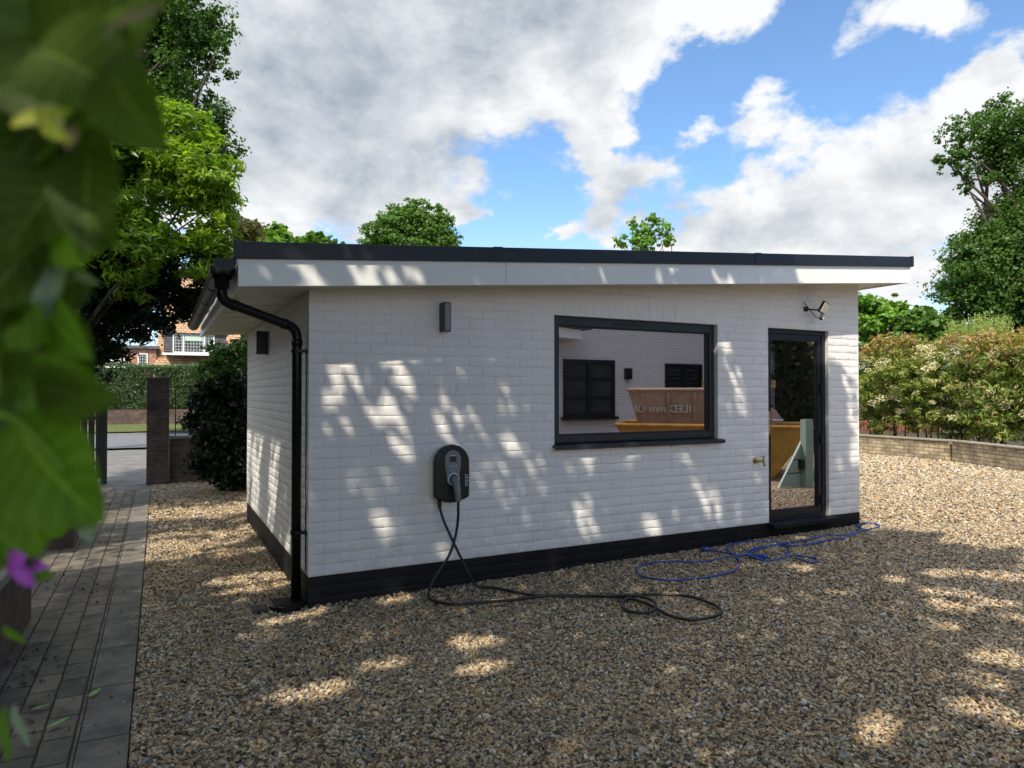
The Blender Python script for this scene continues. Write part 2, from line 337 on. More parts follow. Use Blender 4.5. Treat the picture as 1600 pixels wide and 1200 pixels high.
# gravel colours
GRAV = [(0, (0.035, 0.033, 0.031)), (0.09, (0.096, 0.079, 0.062)), (0.22, (0.226, 0.189, 0.141)), (0.34, (0.383, 0.273, 0.15)), (0.46, (0.505, 0.396, 0.238)), (0.58, (0.287, 0.176, 0.088)), (0.7, (0.409, 0.37, 0.299)), (0.83, (0.574, 0.493, 0.334)), (0.92, (0.131, 0.141, 0.167)), (1, (0.696, 0.669, 0.581))]
def gravel_ground():
    m, t, b = mat('gravel_bed')
    v = tex(t, 'ShaderNodeTexVoronoi', 62); v2 = tex(t, 'ShaderNodeTexVoronoi', 24)
    s = t.nodes.new('ShaderNodeSeparateColor'); t.links.new(v.outputs['Color'], s.inputs[0])
    s2 = t.nodes.new('ShaderNodeSeparateColor'); t.links.new(v2.outputs['Color'], s2.inputs[0])
    c = ramp(t, mth('ADD', mth('MULTIPLY', s.outputs[0], .7, tree=t), mth('MULTIPLY', s2.outputs[0], .3, tree=t), tree=t), GRAV, 'CONSTANT')
    n = tex(t, 'ShaderNodeTexNoise', 1.3, 4)
    t.links.new(mixc(1, c, ramp(t, n.outputs[0], [(.3, (.75, .74, .72)), (.7, (1.1, 1.08, 1.05))]), t, 'MULTIPLY'), b.inputs['Base Color'])
    b.inputs['Roughness'].default_value = .85
    h = mth('SUBTRACT', 1, v.outputs['Distance'], tree=t); bump(t, b, h, 1, .012); return m
M['gravel'] = gravel_ground()
def stone_mat():
    m, t, b = mat('gravel_stone'); oi = t.nodes.new('ShaderNodeObjectInfo')
    c = ramp(t, oi.outputs['Random'], GRAV)
    n = tex(t, 'ShaderNodeTexNoise', 2.5, 4)
    t.links.new(mixc(1, c, ramp(t, n.outputs[0], [(.3, (.8, .78, .76)), (.7, (1.2, 1.15, 1.1))]), t, 'MULTIPLY'), b.inputs['Base Color'])
    b.inputs['Roughness'].default_value = .62; b.inputs['Specular IOR Level'].default_value = .35; return m
M['stone'] = stone_mat()

# ------------------------------------------------------------ ground
def sheet(name, poly, z, m, kind='structure', tilt=True):
    me = bpy.data.meshes.new(name)
    me.from_pydata([(x, y, z+(gz(x) if tilt else 0)) for x, y in poly], [], [tuple(range(len(poly)))]); me.materials.append(m)
    o = bpy.data.objects.new(name, me); COL.objects.link(o); o['kind'] = kind; return o
def grid_sheet(name, xs, ys, z, m):
    V = [(x, y, z+gz(x)) for y in ys for x in xs]; n = len(xs)
    F = [(j*n+i, j*n+i+1, (j+1)*n+i+1, (j+1)*n+i) for j in range(len(ys)-1) for i in range(n-1)]
    o = MB().add(V, F).build(name, m); o['kind'] = 'structure'; return o
g = MB(); g.add([(-600, -600, -.05), (600, -600, -.05), (600, 600, -.05), (-600, 600, -.05)], [(0, 1, 2, 3)]); o = g.build('ground', M['soil']); o['kind'] = 'structure'
grid_sheet('gravel_driveway', [-1.04, 0, 3, 6, 9, 14.6, 18.5], [-14, -8, -3, 0, 3.9, 7.9], -.006, M['gravel'])
grid_sheet('planting_bed', [14.6, 40], [-14, 30], .02, M['soil'])
# path beside the gravel: block pavers and an edging of slabs
pv = MB().box(-2.1, -7, -.2, -1.24, 7.2, .012).build('path', M['paver']); pv['kind'] = 'structure'
pe = MB().box(-1.236, -7, -.2, -1.045, 7.2, .016).build('path_edging', M['edgestone'], bevel=.004); pe['kind'] = 'structure'
gs = MB().add([(-2.6, 5.2, .002), (-1.9, 4.8, .002), (-1.55, 7.6, .014), (-2.6, 8, .014)], [(0, 1, 2, 3)]).build('gravel_strip', M['gravel']); gs['kind'] = 'structure'
grid_sheet('crossover', [-9, -1.04, .4], [7.22, 16.0], .002, M['drive'])
grid_sheet('crossover_apron', [-1.03, -.4], [5.9, 7.9], .004, M['drive'])
# the bed beyond the building
MB().box(-.35, 8.0, -.1, 3.5, 8.08, .10).build('bed_edging', M['kerb'], bevel=.01)['kind'] = 'structure'
# road
gr = grid_sheet('road', [-80, 60], [16.1, 22.5], -.012, M['asphalt'])
vg = grid_sheet('grass_verge', [-80, 60], [22.7, 29.5], .10, M['verge'])
k = MB().box(-80, 22.5, -.2, 60, 22.7, .115).build('kerb', M['kerb']); k['kind'] = 'structure'
k = MB().box(-80, 16.0, -.2, 60, 16.1, -.004).build('near_kerb', M['kerb']); k['kind'] = 'structure'

# stones: real instances over the gravel where the eye can resolve them
def stone_points():
    out = []
    def inside(x, y):
        d = (x-CAM.x)*_f.x+(y-CAM.y)*_f.y; l = (x-CAM.x)*_r.x+(y-CAM.y)*_r.y
        vis = (d > 1.9) & (np.abs(l) < .90*d+.25)
        bld = (x > -.0) & (x < 5.86) & (y > -.004) & (y < 3.8)
        return vis & ~bld & (x > -1.03) & (x < 14.5) & (y < 7.9), d
    for dens, dmin, dmax, s0, s1 in ((6200, 0, 4.6, .0046, .0120), (4000, 4.6, 7.5, .0058, .0132), (1700, 7.5, 11.5, .009, .017), (700, 11.5, 20, .014, .026)):
        x0, x1, y0, y1 = -1.1, 15, -5, 8
        n = int(dens*(x1-x0)*(y1-y0))
        x = rng.uniform(x0, x1, n); y = rng.uniform(y0, y1, n)
        ok, d = inside(x, y); ok &= (d > dmin) & (d <= dmax); x = x[ok]; y = y[ok]
        s = s0+(s1-s0)*rng.random(len(x))**1.8
        big = rng.random(len(x)) < .012; s = np.where(big, s*1.7, s)
        z = .0133*np.clip(x, 0, 9) + .004*np.sin(x*3.1+np.sin(y*2.3)*2)*np.cos(y*2.7)+rng.uniform(-.2, .55, len(x))*s
        out.append(np.stack([x, y, z, s], 1))
    # strays on the path and beyond it
    n = 500; x = rng.uniform(-1.25, -1.0, n); x = -1.02-np.abs(rng.normal(0, .05, n)); y = rng.uniform(-3, 6, n); s = rng.uniform(.004, .007, n)
    keep = rng.random(n) < .25
    out.append(np.stack([x, y, .016+s*.3, s], 1)[keep])
    return np.concatenate(out)
SP = stone_points()
me = bpy.data.meshes.new('gravel_stones'); me.vertices.add(len(SP)); me.vertices.foreach_set('co', SP[:, :3].astype(np.float32).ravel())
at = me.attributes.new('sz', 'FLOAT', 'POINT'); at.data.foreach_set('value', SP[:, 3].astype(np.float32)); me.update()
so_ = bpy.data.objects.new('gravel_stones', me); COL.objects.link(so_); tag(so_, 'loose pea gravel of tan, cream and grey pebbles covering the driveway', 'gravel', None, 'stuff')
ng = bpy.data.node_groups.new('stones', 'GeometryNodeTree')
ng.interface.new_socket('Geometry', in_out='INPUT', socket_type='NodeSocketGeometry'); ng.interface.new_socket('Geometry', in_out='OUTPUT', socket_type='NodeSocketGeometry')
gi = ng.nodes.new('NodeGroupInput'); go = ng.nodes.new('NodeGroupOutput')
join = ng.nodes.new('GeometryNodeJoinGeometry')
for kx in range(6):
    ic = ng.nodes.new('GeometryNodeMeshIcoSphere'); ic.inputs['Radius'].default_value = 1; ic.inputs['Subdivisions'].default_value = 2
    pos = ng.nodes.new('GeometryNodeInputPosition')
    no = ng.nodes.new('ShaderNodeTexNoise'); no.noise_dimensions = '4D'; no.inputs['W'].default_value = kx*3.7; no.inputs['Scale'].default_value = .9; no.inputs['Detail'].default_value = 1
    ng.links.new(pos.outputs[0], no.inputs['Vector'])
    sb = ng.nodes.new('ShaderNodeVectorMath'); sb.operation = 'SUBTRACT'; ng.links.new(no.outputs['Color'], sb.inputs[0]); sb.inputs[1].default_value = (.5, .5, .5)
    scn = ng.nodes.new('ShaderNodeVectorMath'); scn.operation = 'SCALE'; ng.links.new(sb.outputs[0], scn.inputs[0]); scn.inputs['Scale'].default_value = 2.0
    stp = ng.nodes.new('GeometryNodeSetPosition'); ng.links.new(ic.outputs[0], stp.inputs[0]); ng.links.new(scn.outputs[0], stp.inputs['Offset'])
    tf = ng.nodes.new('GeometryNodeTransform'); ng.links.new(stp.outputs[0], tf.inputs[0]); tf.inputs['Scale'].default_value = (1.15, .6+.08*kx, .42+.05*((kx*2) % 5))
    sm = ng.nodes.new('GeometryNodeSetMaterial'); ng.links.new(tf.outputs[0], sm.inputs[0]); sm.inputs['Material'].default_value = M['stone']
    g2 = ng.nodes.new('GeometryNodeGeometryToInstance'); ng.links.new(sm.outputs[0], g2.inputs[0]); ng.links.new(g2.outputs[0], join.inputs[0])
iop = ng.nodes.new('GeometryNodeInstanceOnPoints'); ng.links.new(gi.outputs[0], iop.inputs['Points']); ng.links.new(join.outputs[0], iop.inputs['Instance'])
iop.inputs['Pick Instance'].default_value = True
rv = ng.nodes.new('FunctionNodeRandomValue'); rv.data_type = 'FLOAT_VECTOR'; rv.inputs[0].default_value = (-.75, -.75, 0); rv.inputs[1].default_value = (.75, .75, 6.283)
ng.links.new(rv.outputs[0], iop.inputs['Rotation'])
na = ng.nodes.new('GeometryNodeInputNamedAttribute'); na.data_type = 'FLOAT'; na.inputs[0].default_value = 'sz'; ng.links.new(na.outputs[0], iop.inputs['Scale'])
ng.links.new(iop.outputs[0], go.inputs[0])
md = so_.modifiers.new('stones', 'NODES'); md.node_group = ng

# ------------------------------------------------------------ the garden building
BL, BW = 5.86, 3.78
PT = .21                                     # top of the black plinth
def topz(x): return 2.232+.0765*x            # underside of the roof
B = empty('garden_building', (0, 0, 0), 'white painted brick outbuilding with sloping flat roof and black plinth in the gravel', 'outbuilding')
_seed = [0]
def brick_wall(name, ulen, v0, v1, axis, holes, mtl, parent, top=None, soldiers=(), joint_u0=0.0, course0=PT, flip=False):
    """relief of single bricks: axis 'X' runs along +X facing -Y, 'Y' runs along +Y facing -X"""
    _seed[0] += 1; rg = np.random.default_rng(_seed[0])
    off = [-.0065, -.0032, -.001, .001, .0032, .0065]
    us = {0., ulen}; vs = {v0, v1}
    for i in range(-1, int(ulen/.1125)+2):
        for q in off+[.035, .075]: us.add(round(i*.1125+joint_u0+q, 4))
    for sx0, sx1, sz0, sz1 in soldiers:
        for i in range(int((sx1-sx0)/.075)+1):
            for q in (-.005, 0, .005): us.add(round(sx0+i*.075+q, 4))
    for i in range(-3, 34):
        for q in off+[.03, .045]: vs.add(round(course0+i*.075+q, 4))
    for a, b, c, d in holes: us |= {a, b}; vs |= {c, d}
    def clean(S, lo, hi, keep):
        S = sorted(x for x in S if lo <= x <= hi); o = []
        for x in S:
            if o and x-o[-1] < .0012:
                if x in keep: o[-1] = x
                continue
            o.append(x)
        return np.array(o)
    ku = {0., ulen}; kv = {v0, v1}
    for a, b, c, d in holes: ku |= {a, b}; kv |= {c, d}
    U = clean(us, 0, ulen, ku); Vv = clean(vs, v0, v1, kv)
    uu, vv = np.meshgrid(U, Vv)
    wob = .0011*np.sin(uu*23+1.7*np.sin(vv*19))+.0006*np.sin(vv*31+uu*57)
    row = np.floor((vv-course0)/.075); dv = (vv+wob-course0)-np.round((vv+wob-course0)/.075)*.075
    sh = np.where(row.astype(int) % 2 == 0, 0, .1125)
    ux = uu-joint_u0-sh+wob*.7; col = np.floor(ux/.225); du = ux-np.round(ux/.225)*.225
    hv = np.exp(-(dv/.0030)**2); hu = np.exp(-(du/.0028)**2)*.85
    idr = (row.astype(int)*131+col.astype(int)*17) % 997
    tab = rg.uniform(-1, 1, (997, 3))
    # every brick sits a touch in or out and leans a little
    lu = (ux-(col+.5)*.225)/.11; lv = (vv-course0-(row+.5)*.075)/.0375
    h = tab[idr, 0]*.0010+tab[idr, 1]*.0008*lu+(tab[idr, 2]*.0006-.0003)*lv
    h += .0006*np.sin(uu*41+vv*63)*np.sin(vv*87-uu*29)
    j = np.maximum(hv, hu)
    for sx0, sx1, sz0, sz1 in soldiers:
        ins = (uu > sx0) & (uu < sx1) & (vv > sz0) & (vv < sz1)
        sx = uu-sx0; dd = sx-np.round(sx/.075)*.075; cid = (np.floor(sx/.075).astype(int)*29) % 997
        h = np.where(ins, tab[cid, 0]*.0016+tab[cid, 1]*.0009*((sx-(np.floor(sx/.075)+.5)*.075)/.0375), h)
        j = np.where(ins, np.maximum(np.exp(-(dd/.0035)**2)*.7, np.exp(-((vv-sz0)/.004)**2)), j)
    h = (h*(1-j)-.0052*j)*(.45 if 'plinth' in name else 1)
    for e in (0., ulen): h = np.where(np.abs(uu-e) < .004, 0, h)
    if top is not None: vv = np.minimum(vv, np.array([top(x) for x in U])[None, :]+.02)
    X = uu; Z = vv; Y = -h
    if axis == 'X': Pn = np.stack([X, Y, Z], 2)
    else: Pn = np.stack([Y, X, Z], 2)      # facing -X
    n = len(U); m = len(Vv); idx = np.arange(n*m).reshape(m, n)
    F = np.stack([idx[:-1, :-1], idx[:-1, 1:], idx[1:, 1:], idx[1:, :-1]], 2)
    cu = (U[:-1]+U[1:])/2; cv = (Vv[:-1]+Vv[1:])/2; cuu, cvv = np.meshgrid(cu, cv)
    keep = np.ones(cuu.shape, bool)
    for a, b, c, d in holes: keep &= ~((cuu > a) & (cuu < b) & (cvv > c) & (cvv < d))
    if top is not None: keep &= cvv < np.array([top(x) for x in cu])[None, :]+.03
    F = F[keep].reshape(-1, 4)
    if axis == 'Y': F = F[:, ::-1]
    return npmesh(name, Pn.reshape(-1, 3), F, mtl, parent, True)
WIN = (2.005, 3.82, 1.05, 2.16); DOOR = (4.49, 5.375, PT, 2.163)
brick_wall('front_wall', BL, PT, 2.75, 'X', [WIN, (DOOR[0], DOOR[1], PT, DOOR[3])], M['paint'], B, topz, [(1.87, 3.94, 2.164, 2.379)], joint_u0=.10)
brick_wall('plinth', BL, -.09, PT, 'X', [], M['plinth'], B, joint_u0=.10)
brick_wall('side_wall', BW, PT, 2.26, 'Y', [], M['paint'], B, joint_u0=.05)
brick_wall('side_plinth', BW, -.09, PT, 'Y', [], M['plinth'], B, joint_u0=.05)
# masonry core behind the brick faces, with openings
c = MB(); T = .012; D_ = .16
G_ = .003
c.box(T, T, -.1, WIN[0]-G_, D_, 2.2); c.box(WIN[0]-G_, T, -.1, WIN[1]+G_, D_, WIN[2]-G_); c.box(WIN[1]+G_, T, -.1, DOOR[0]-G_, D_, 2.2)
c.box(WIN[0]-G_, T, WIN[3]+G_, WIN[1]+G_, D_, 2.3); c.box(DOOR[0]-G_, T, DOOR[3]+G_, DOOR[1]+G_, D_, 2.5); c.box(DOOR[1]+G_, T, -.1, BL-T, D_, 2.6); c.box(DOOR[0], T, -.1, DOOR[1], D_, PT-.01)
c.box(T, D_, -.1, D_, BW-T, 2.2); c.box(D_, BW-.15, -.1, BL-T, BW-T, 2.6); c.box(BL-.15, D_, -.1, BL-T, BW-.15, 2.6)
c.build('inner_wall', M['paint'], B)
# reveals of the openings
r = MB()
for x0, x1, z0, z1 in (WIN, DOOR):
    r.add([(x0, .0, z0), (x0, .13, z0), (x0, .13, z1), (x0, .0, z1)], [(0, 1, 2, 3)])
    r.add([(x1, .0, z0), (x1, .13, z0), (x1, .13, z1), (x1, .0, z1)], [(3, 2, 1, 0)])
    r.add([(x0, .0, z1), (x1, .0, z1), (x1, .13, z1), (x0, .13, z1)], [(0, 1, 2, 3)])
r.build('reveal', M['paint'], B)
e = MB(); e.box(BL-.011, 0.004, PT, BL+.002, BW, 2.67); e.build('end_wall', M['paint'], B)
e = MB(); e.box(BL-.011, 0.004, -.09, BL+.004, BW, PT-.001); e.build('end_plinth', M['plinth'], B)
e = MB(); e.box(0, BW-.011, -.09, BL, BW+.002, 2.3); e.build('rear_wall', M['paint'], B)
# interior
i_ = MB(); i_.box(.165, .165, .05, BL-.16, BW-.16, .20); i_.build('floor', M['interior'], B)
i_ = MB(); i_.add([(.17, 3.60, .2), (5.69, 3.60, .2), (5.69, 3.60, 2.4), (.17, 3.60, 2.4)], [(0, 1, 2, 3)]); i_.build('partition', M['interior'], B)
# roof: deck, white fascia, black trim, soffits
X0, X1, Y0, Y1 = -.50, 6.26, -.33, 4.10
def slab(mb, x0, x1, y0, y1, b, h):   # follows the roof slope: from b above the soffit, h high
    return mb.hexa([(x0, y0, topz(x0)+b), (x1, y0, topz(x1)+b), (x1, y1, topz(x1)+b), (x0, y1, topz(x0)+b),
                    (x0, y0, topz(x0)+b+h), (x1, y0, topz(x1)+b+h), (x1, y1, topz(x1)+b+h), (x0, y1, topz(x0)+b+h)])
slab(MB(), X0+.02, X1-.02, Y0+.03, Y1-.02, .012, .235).build('roof', M['roof'], B)
s_ = MB()
nb = 4
for k in range(nb): slab(s_, X0+.02, -.003, Y0+.022, Y1, 0, .010) if k == 0 else None
slab(s_, 0, X1-.02, Y0+.022, -.0, 0, .010); slab(s_, BL, X1-.02, 0, Y1, 0, .010)
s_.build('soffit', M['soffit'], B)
for yy in (.42, .92, 1.42, 1.92, 2.42, 2.92, 3.42): slab(MB(), X0+.02, -.003, yy, yy+.006, -.0015, .003).build('soffit_joint', M['gutter'], B)
FB = -.018
slab(MB(), X0, 1.385, Y0, Y0+.02, FB, .19).build('fascia', M['upvc'], B, bevel=.002)
slab(MB(), 1.389, X1, Y0, Y0+.02, FB, .19).build('fascia', M['upvc'], B, bevel=.002)
slab(MB(), X0+.001, X0+.02, Y0+.021, Y1, FB, .19).build('fascia', M['upvc'], B, bevel=.002)
slab(MB(), X1-.02, X1-.001, Y0+.021, Y1, FB, .19).build('fascia', M['upvc'], B, bevel=.002)
slab(MB(), X1-.03, X1+.006, Y0-.004, Y0+.0, FB-.001, .19).build('corner_trim', M['upvc'], B)
TB = FB+.172
def trimprof(x0, x1, nm, dz=0, dy=0):
    m = MB(); slab(m, x0, x1, Y0-.022-dy, Y0-.004, TB, .108+dz); slab(m, x0, x1, Y0-.0035, Y0+.09, TB+.085, .02+dz); return m.build(nm, M['trim'], B, bevel=.004)
for a, b in ((-.527, 1.31), (1.312, 3.99), (3.992, 6.285)): trimprof(a, b, 'roof_trim')
trimprof(1.27, 1.35, 'trim_joint', .004, .004); trimprof(3.95, 4.03, 'trim_joint', .004, .004); trimprof(6.25, 6.29, 'trim_joint', .006, .005); trimprof(-.53, -.47, 'trim_joint', .006, .005)
m_ = MB(); slab(m_, 6.262, 6.285, Y0-.02, Y1, TB, .108); m_.build('roof_trim', M['trim'], B, bevel=.004)
m_ = MB(); slab(m_, -.50, -.30, Y0+.1, Y1, TB+.06, .04); m_.build('roof_trim', M['trim'], B, bevel=.004)
# gutter along the left eaves
GX, GZ = -.575, 2.33
def arc(r, n=9): return [(-r*math.cos(math.pi*k/n), -r*math.sin(math.pi*k/n)) for k in range(n+1)]
gm = MB(); a1 = arc(.062); a2 = [(x*.93, z*.93) for x, z in arc(.062)]
prof = a1+a2[::-1]
gy0, gy1 = Y0-.01, 4.12
gm.prism([(GX+x, gy0, GZ+z) for x, z in prof], (0, gy1-gy0, -.012)).build('gutter', M['gutter'], B)
for yy in (gy0-.004, gy1-.004): MB().prism([(GX+x*1.07, yy, GZ+z*1.07) for x, z in a1+[(.062, .012), (-.062, .012)]], (0, .02, 0)).build('gutter_end', M['gutter'], B)
for yy in (.62, 1.5, 2.4, 3.3): 
    b_ = MB(); a3 = [(x*1.1, z*1.1) for x, z in arc(.062)]; b_.prism([(GX+x, yy, GZ+z-.003) for x, z in a3+a1[::-1]], (0, .03, 0)); b_.build('gutter_bracket', M['gutter'], B)
# outlet and downpipe
OY = -.05
MB().lathe([(.066, 0), (.066, -.03), (.05, -.045), (.046, -.10)][::-1], (GX, OY, GZ-.035), n=20).build('gutter_outlet', M['gutter'], B, True)
MB().box(GX-.075, OY-.09, GZ-.055, GX+.075, OY+.09, GZ+.012).build('outlet_box', M['gutter'], B, bevel=.02, seg=4)
PX, PY = -.062, .115
def bend(a, b, c_, r, n=6):
    a, b, c_ = Vector(a), Vector(b), Vector(c_); p = b+(a-b).normalized()*r; q = b+(c_-b).normalized()*r
    return [p*(1-t)**2+2*b*t*(1-t)+q*t*t for t in [i/n for i in range(n+1)]]
A0 = (GX, OY, GZ-.12); A1 = (GX, OY, 2.115); A2 = (PX, PY, 1.965); A3 = (PX, PY, .03)
pts = [A0]+bend(A0, A1, A2, .06)+bend(A1, A2, A3, .07)+[A3]
dp = MB().tube(pts, .034, 18).build('downpipe', M['gutter'], B, True)
def collar(p, ax, r=.040, h=.05): MB().lathe([(.034, 0), (r, .003), (r, h-.003), (.034, h)], p, ax, 18).build('pipe_collar', M['gutter'], B, True)
collar((GX, OY, 2.20), (0, 0, 1)); collar((PX, PY, 1.84), (0, 0, 1), .039, .05)
dv = (Vector(A2)-Vector(A1)).normalized(); collar(Vector(A1)+dv*.07, dv, .039, .04); collar(Vector(A2)-dv*.12, dv, .039, .04)
for z in (1.79, .50):
    b_ = MB(); b_.lathe([(.035, 0), (.041, .001), (.041, .027), (.035, .028)], (PX, PY, z), (0, 0, 1), 18); b_.box(PX-.01, PY-.055, z+.004, PX+.058, PY-.03, z+.024); b_.box(-.014, PY-.085, z, -.004, PY-.01, z+.028)
    b_.build('pipe_bracket', M['gutter'], B)
MB().tube([(-.008, .05, 1.80), (-.009, .05, 1.2), (-.008, .052, .24)], .004, 6).build('wall_cable', M['gutter'], B)
# round gully with ribbed cover at the pipe foot
gu = MB(); gx, gy = -.125, .075
gu.lathe([(.12, -.03), (.125, .0), (.125, .032), (.116, .04), (.03, .041)], (gx, gy, 0), n=28)
for k in range(-4, 5): gu.box(gx-.10, gy+k*.022-.004, .040, gx+.10, gy+k*.022+.004, .047)
tag(gu.build('gully_cover', M['gutter'], None, False), 'round black ribbed gully cover on the gravel under the downpipe', 'drain cover')
# window
def frame_rect(mb, x0, x1, z0, z1, l, r_, t, b, y0, y1):
    mb.box(x0, y0, z0, x0+l, y1, z1); mb.box(x1-r_, y0, z0, x1, y1, z1)
    mb.box(x0+l, y0+.0005, z1-t, x1-r_, y1, z1); mb.box(x0+l, y0+.0005, z0, x1-r_, y1, z0+b); return mb
wx0, wx1, wz0, wz1 = WIN
wf = frame_rect(MB(), wx0+.002, wx1-.002, wz0+.03, wz1-.002, .062, .062, .075, .06, .045, .115).build('window_frame', M['frame'], B, bevel=.003)
wf2 = frame_rect(MB(), wx0+.066, wx1-.066, wz0+.092, wz1-.078, .014, .014, .012, .012, .058, .100).build('glazing_bead', M['trim'], wf)
gl = MB().box(wx0+.08, .080, wz0+.104, wx1-.08, .098, wz1-.09).build('pane', M['glass'], wf)
MB().box(2.62, .038, 2.108, 3.02, .046, 2.121).build('trickle_vent', M['trim'], wf, bevel=.002)
for x in (2.12, 2.86, 3.58): MB().box(x, .040, 1.088, x+.035, .0455, 1.094).build('drain_cap', M['trim'], wf)
ws = MB(); ws.hexa([(1.985, -.052, 1.046), (3.862, -.052, 1.046), (3.862, .10, 1.056), (1.985, .10, 1.056), (1.985, -.052, 1.064), (3.862, -.052, 1.064), (3.862, .10, 1.080), (1.985, .10, 1.080)])
ws.hexa([(1.985, -.054, 1.030), (3.862, -.054, 1.030), (3.862, -.046, 1.030), (1.985, -.046, 1.030), (1.985, -.054, 1.0655), (3.862, -.054, 1.0655), (3.862, -.046, 1.0655), (1.985, -.046, 1.0655)])
ws.build('window_sill', M['frame'], B, bevel=.002)
# door
dx0, dx1, dz0, dz1 = DOOR
df = frame_rect(MB(), dx0+.002, dx1-.002, dz0, dz1-.002, .028, .055, .045, .03, .035, .115).build('door_frame', M['doorframe'], B, bevel=.003)
dl = frame_rect(MB(), dx0+.032, dx1-.059, dz0+.033, dz1-.05, .050, .050, .055, .065, .045, .105).build('door', M['doorframe'], B, bevel=.003)
MB().box(dx0+.082, .070, dz0+.098, dx1-.109, .088, dz1-.105).build('pane', M['glass2'], dl)
frame_rect(MB(), dx0+.0815, dx1-.1085, dz0+.0975, dz1-.1045, .010, .010, .010, .010, .052, .098).build('glazing_bead', M['black'], dl)
for z in (.38, 1.02, 1.55): MB().box(dx1-.085, .020, z-.05, dx1-.052, .046, z+.05).build('hinge', M['black'], dl, bevel=.006)
hd = MB(); hx = dx0+.054; hd.box(hx-.014, .036, 1.09, hx+.014, .0448, 1.32); hd.tube([(hx, .046, 1.235), (hx, -.012, 1.235), (hx+.02, -.018, 1.235), (hx+.13, -.018, 1.235)], .009, 10)
hd.lathe([(.010, 0), (.010, .008)], (hx, .032, 1.15), (0, 1, 0), 12); hd.build('door_handle', M['steel'], dl, bevel=.001)
MB().box(dx0-.03, -.10, PT-.048, dx1+.03, .034, PT-.002).build('doorstep', M['plinth'], B, bevel=.006)

# ------------------------------------------------------------ wall mounted things
def up_down_lamp(loc, rz, label):
    t = empty('wall_lamp', loc, label, 'wall lamp', 'slim box lamps on the outbuilding walls', rz)
    a = MB().box(-.028, -.105, -.112, .028, 0, .112).build('lamp_body', M['black'], None, bevel=.003); a.parent = t
    b_ = MB().box(-.022, -.1075, -.104, .022, -.104, .104).build('lamp_face', M['diffuser'], None, bevel=.001); b_.parent = t
    for z in (-.1115, .1085):
        q = MB().box(-.02, -.085, z-.001, .02, -.02, z+.004).build('lamp_lens', M['lens'], None); q.parent = t
    return t
up_down_lamp((1.005, -.004, 2.083), 0, 'slim black lamp box on the front wall, upper left of the big window')
up_down_lamp((-.004, 2.05, 1.99), -math.pi/2, 'slim black lamp box on the shaded side wall under the eaves')
# charger
cx, cz = 1.042, .70
CH = empty('car_charger', (cx, -.004, .895), 'black and grey domed electric car charger on the front wall', 'car charger')
def outline(w, h, z0, n=18, cut=.05, inset=0):
    r_ = w/2; zt = z0+h-r_; p = [(r_*math.cos(math.pi*k/n), zt+r_*math.sin(math.pi*k/n)) for k in range(n+1)]
    return p+[(-r_, z0+cut*.9), (-r_*.86, z0+cut*.55), (-r_*.2, z0), (r_*.2, z0), (r_*.86, z0+cut*.55), (r_, z0+cut*.9)]
def extr(pl, y0, y1, x=cx): return MB().prism([(x+a, y0, b) for a, b in pl], (0, y1-y0, 0))
def chb(mb, nm, mt, **k): return mb.build(nm, mt, CH, **k)
chb(extr(outline(.276, .425, .682), -.052, -.004), 'back_case', M['cream'], bevel=.008, seg=3)
chb(extr(outline(.282, .439, .675), -.122, -.054), 'case', M['black'], bevel=.016, seg=4)
pa = [(.058*math.cos(math.pi*k/14)*1.12, 1.005+.068*math.sin(math.pi*k/14)) for k in range(15)]
pa += [(-.063, .95), (-.052, .88), (-.046, .83), (0, .80), (.046, .83), (.052, .88), (.063, .95)]
face = chb(extr(pa, -.128, -.118), 'front_panel', M['grey'], bevel=.003)
sc_ = MB().box(cx-.026, -.131, .985, cx+.026, -.1275, 1.025).build('display', M['screen'], CH)
lb = MB().box(cx-.024, -.1295, 1.030, cx+.024, -.1278, 1.036).build('name_plate', M['lightgrey'], CH)
for k in range(4): MB().lathe([(.0055, 0), (.0055, .003)], (cx-.027+.018*k, -.128, .953), (0, -1, 0), 12).build('button', M['lightgrey'], CH)
MB().lathe([(.004, 0), (.004, .002)], (cx, -.128, .925), (0, -1, 0), 8).build('indicator', M['lightgrey'], CH)
MB().lathe([(.050, 0), (.050, .014), (.041, .022), (.037, .022), (.037, .006)], (cx, -.126, .855), (0, -1, 0), 26).build('socket', M['lightgrey'], CH, True)
# plug
pl = MB(); ax = Vector((0.0, -.62, -.78)).normalized()
PLG = empty('charging_cable', (cx, -.15, .85), 'thick black charging cable looped on the gravel below the car charger', 'cable')
pb = Vector((cx, -.125, .857))
MB().tube([pb, pb+Vector((0, -.04, -.004)), pb+Vector((.002, -.06, -.03)), pb+Vector((.008, -.072, -.085)), pb+Vector((.014, -.07, -.15)), pb+Vector((.016, -.068, -.165))], [.030, .031, .029, .024, .021, .016], 16).build('plug', M['grey'], PLG, True)
MB().lathe([(.032, 0), (.034, .004), (.034, .022), (.028, .028)], pb+Vector((0, -.004, 0)), (0, -1, 0), 18).build('plug_collar', M['black'], PLG, True)
def spline(pts, sub=8):
    pts = [Vector(p) for p in pts]; o = []
    for i in range(len(pts)-1):
        p0, p1, p2, p3 = pts[max(i-1, 0)], pts[i], pts[i+1], pts[min(i+2, len(pts)-1)]
        for k in range(sub):
            t = k/sub; o.append(.5*((2*p1)+(-p0+p2)*t+(2*p0-5*p1+4*p2-p3)*t*t+(-p0+3*p1-3*p2+p3)*t**3))
    return o+[pts[-1]]
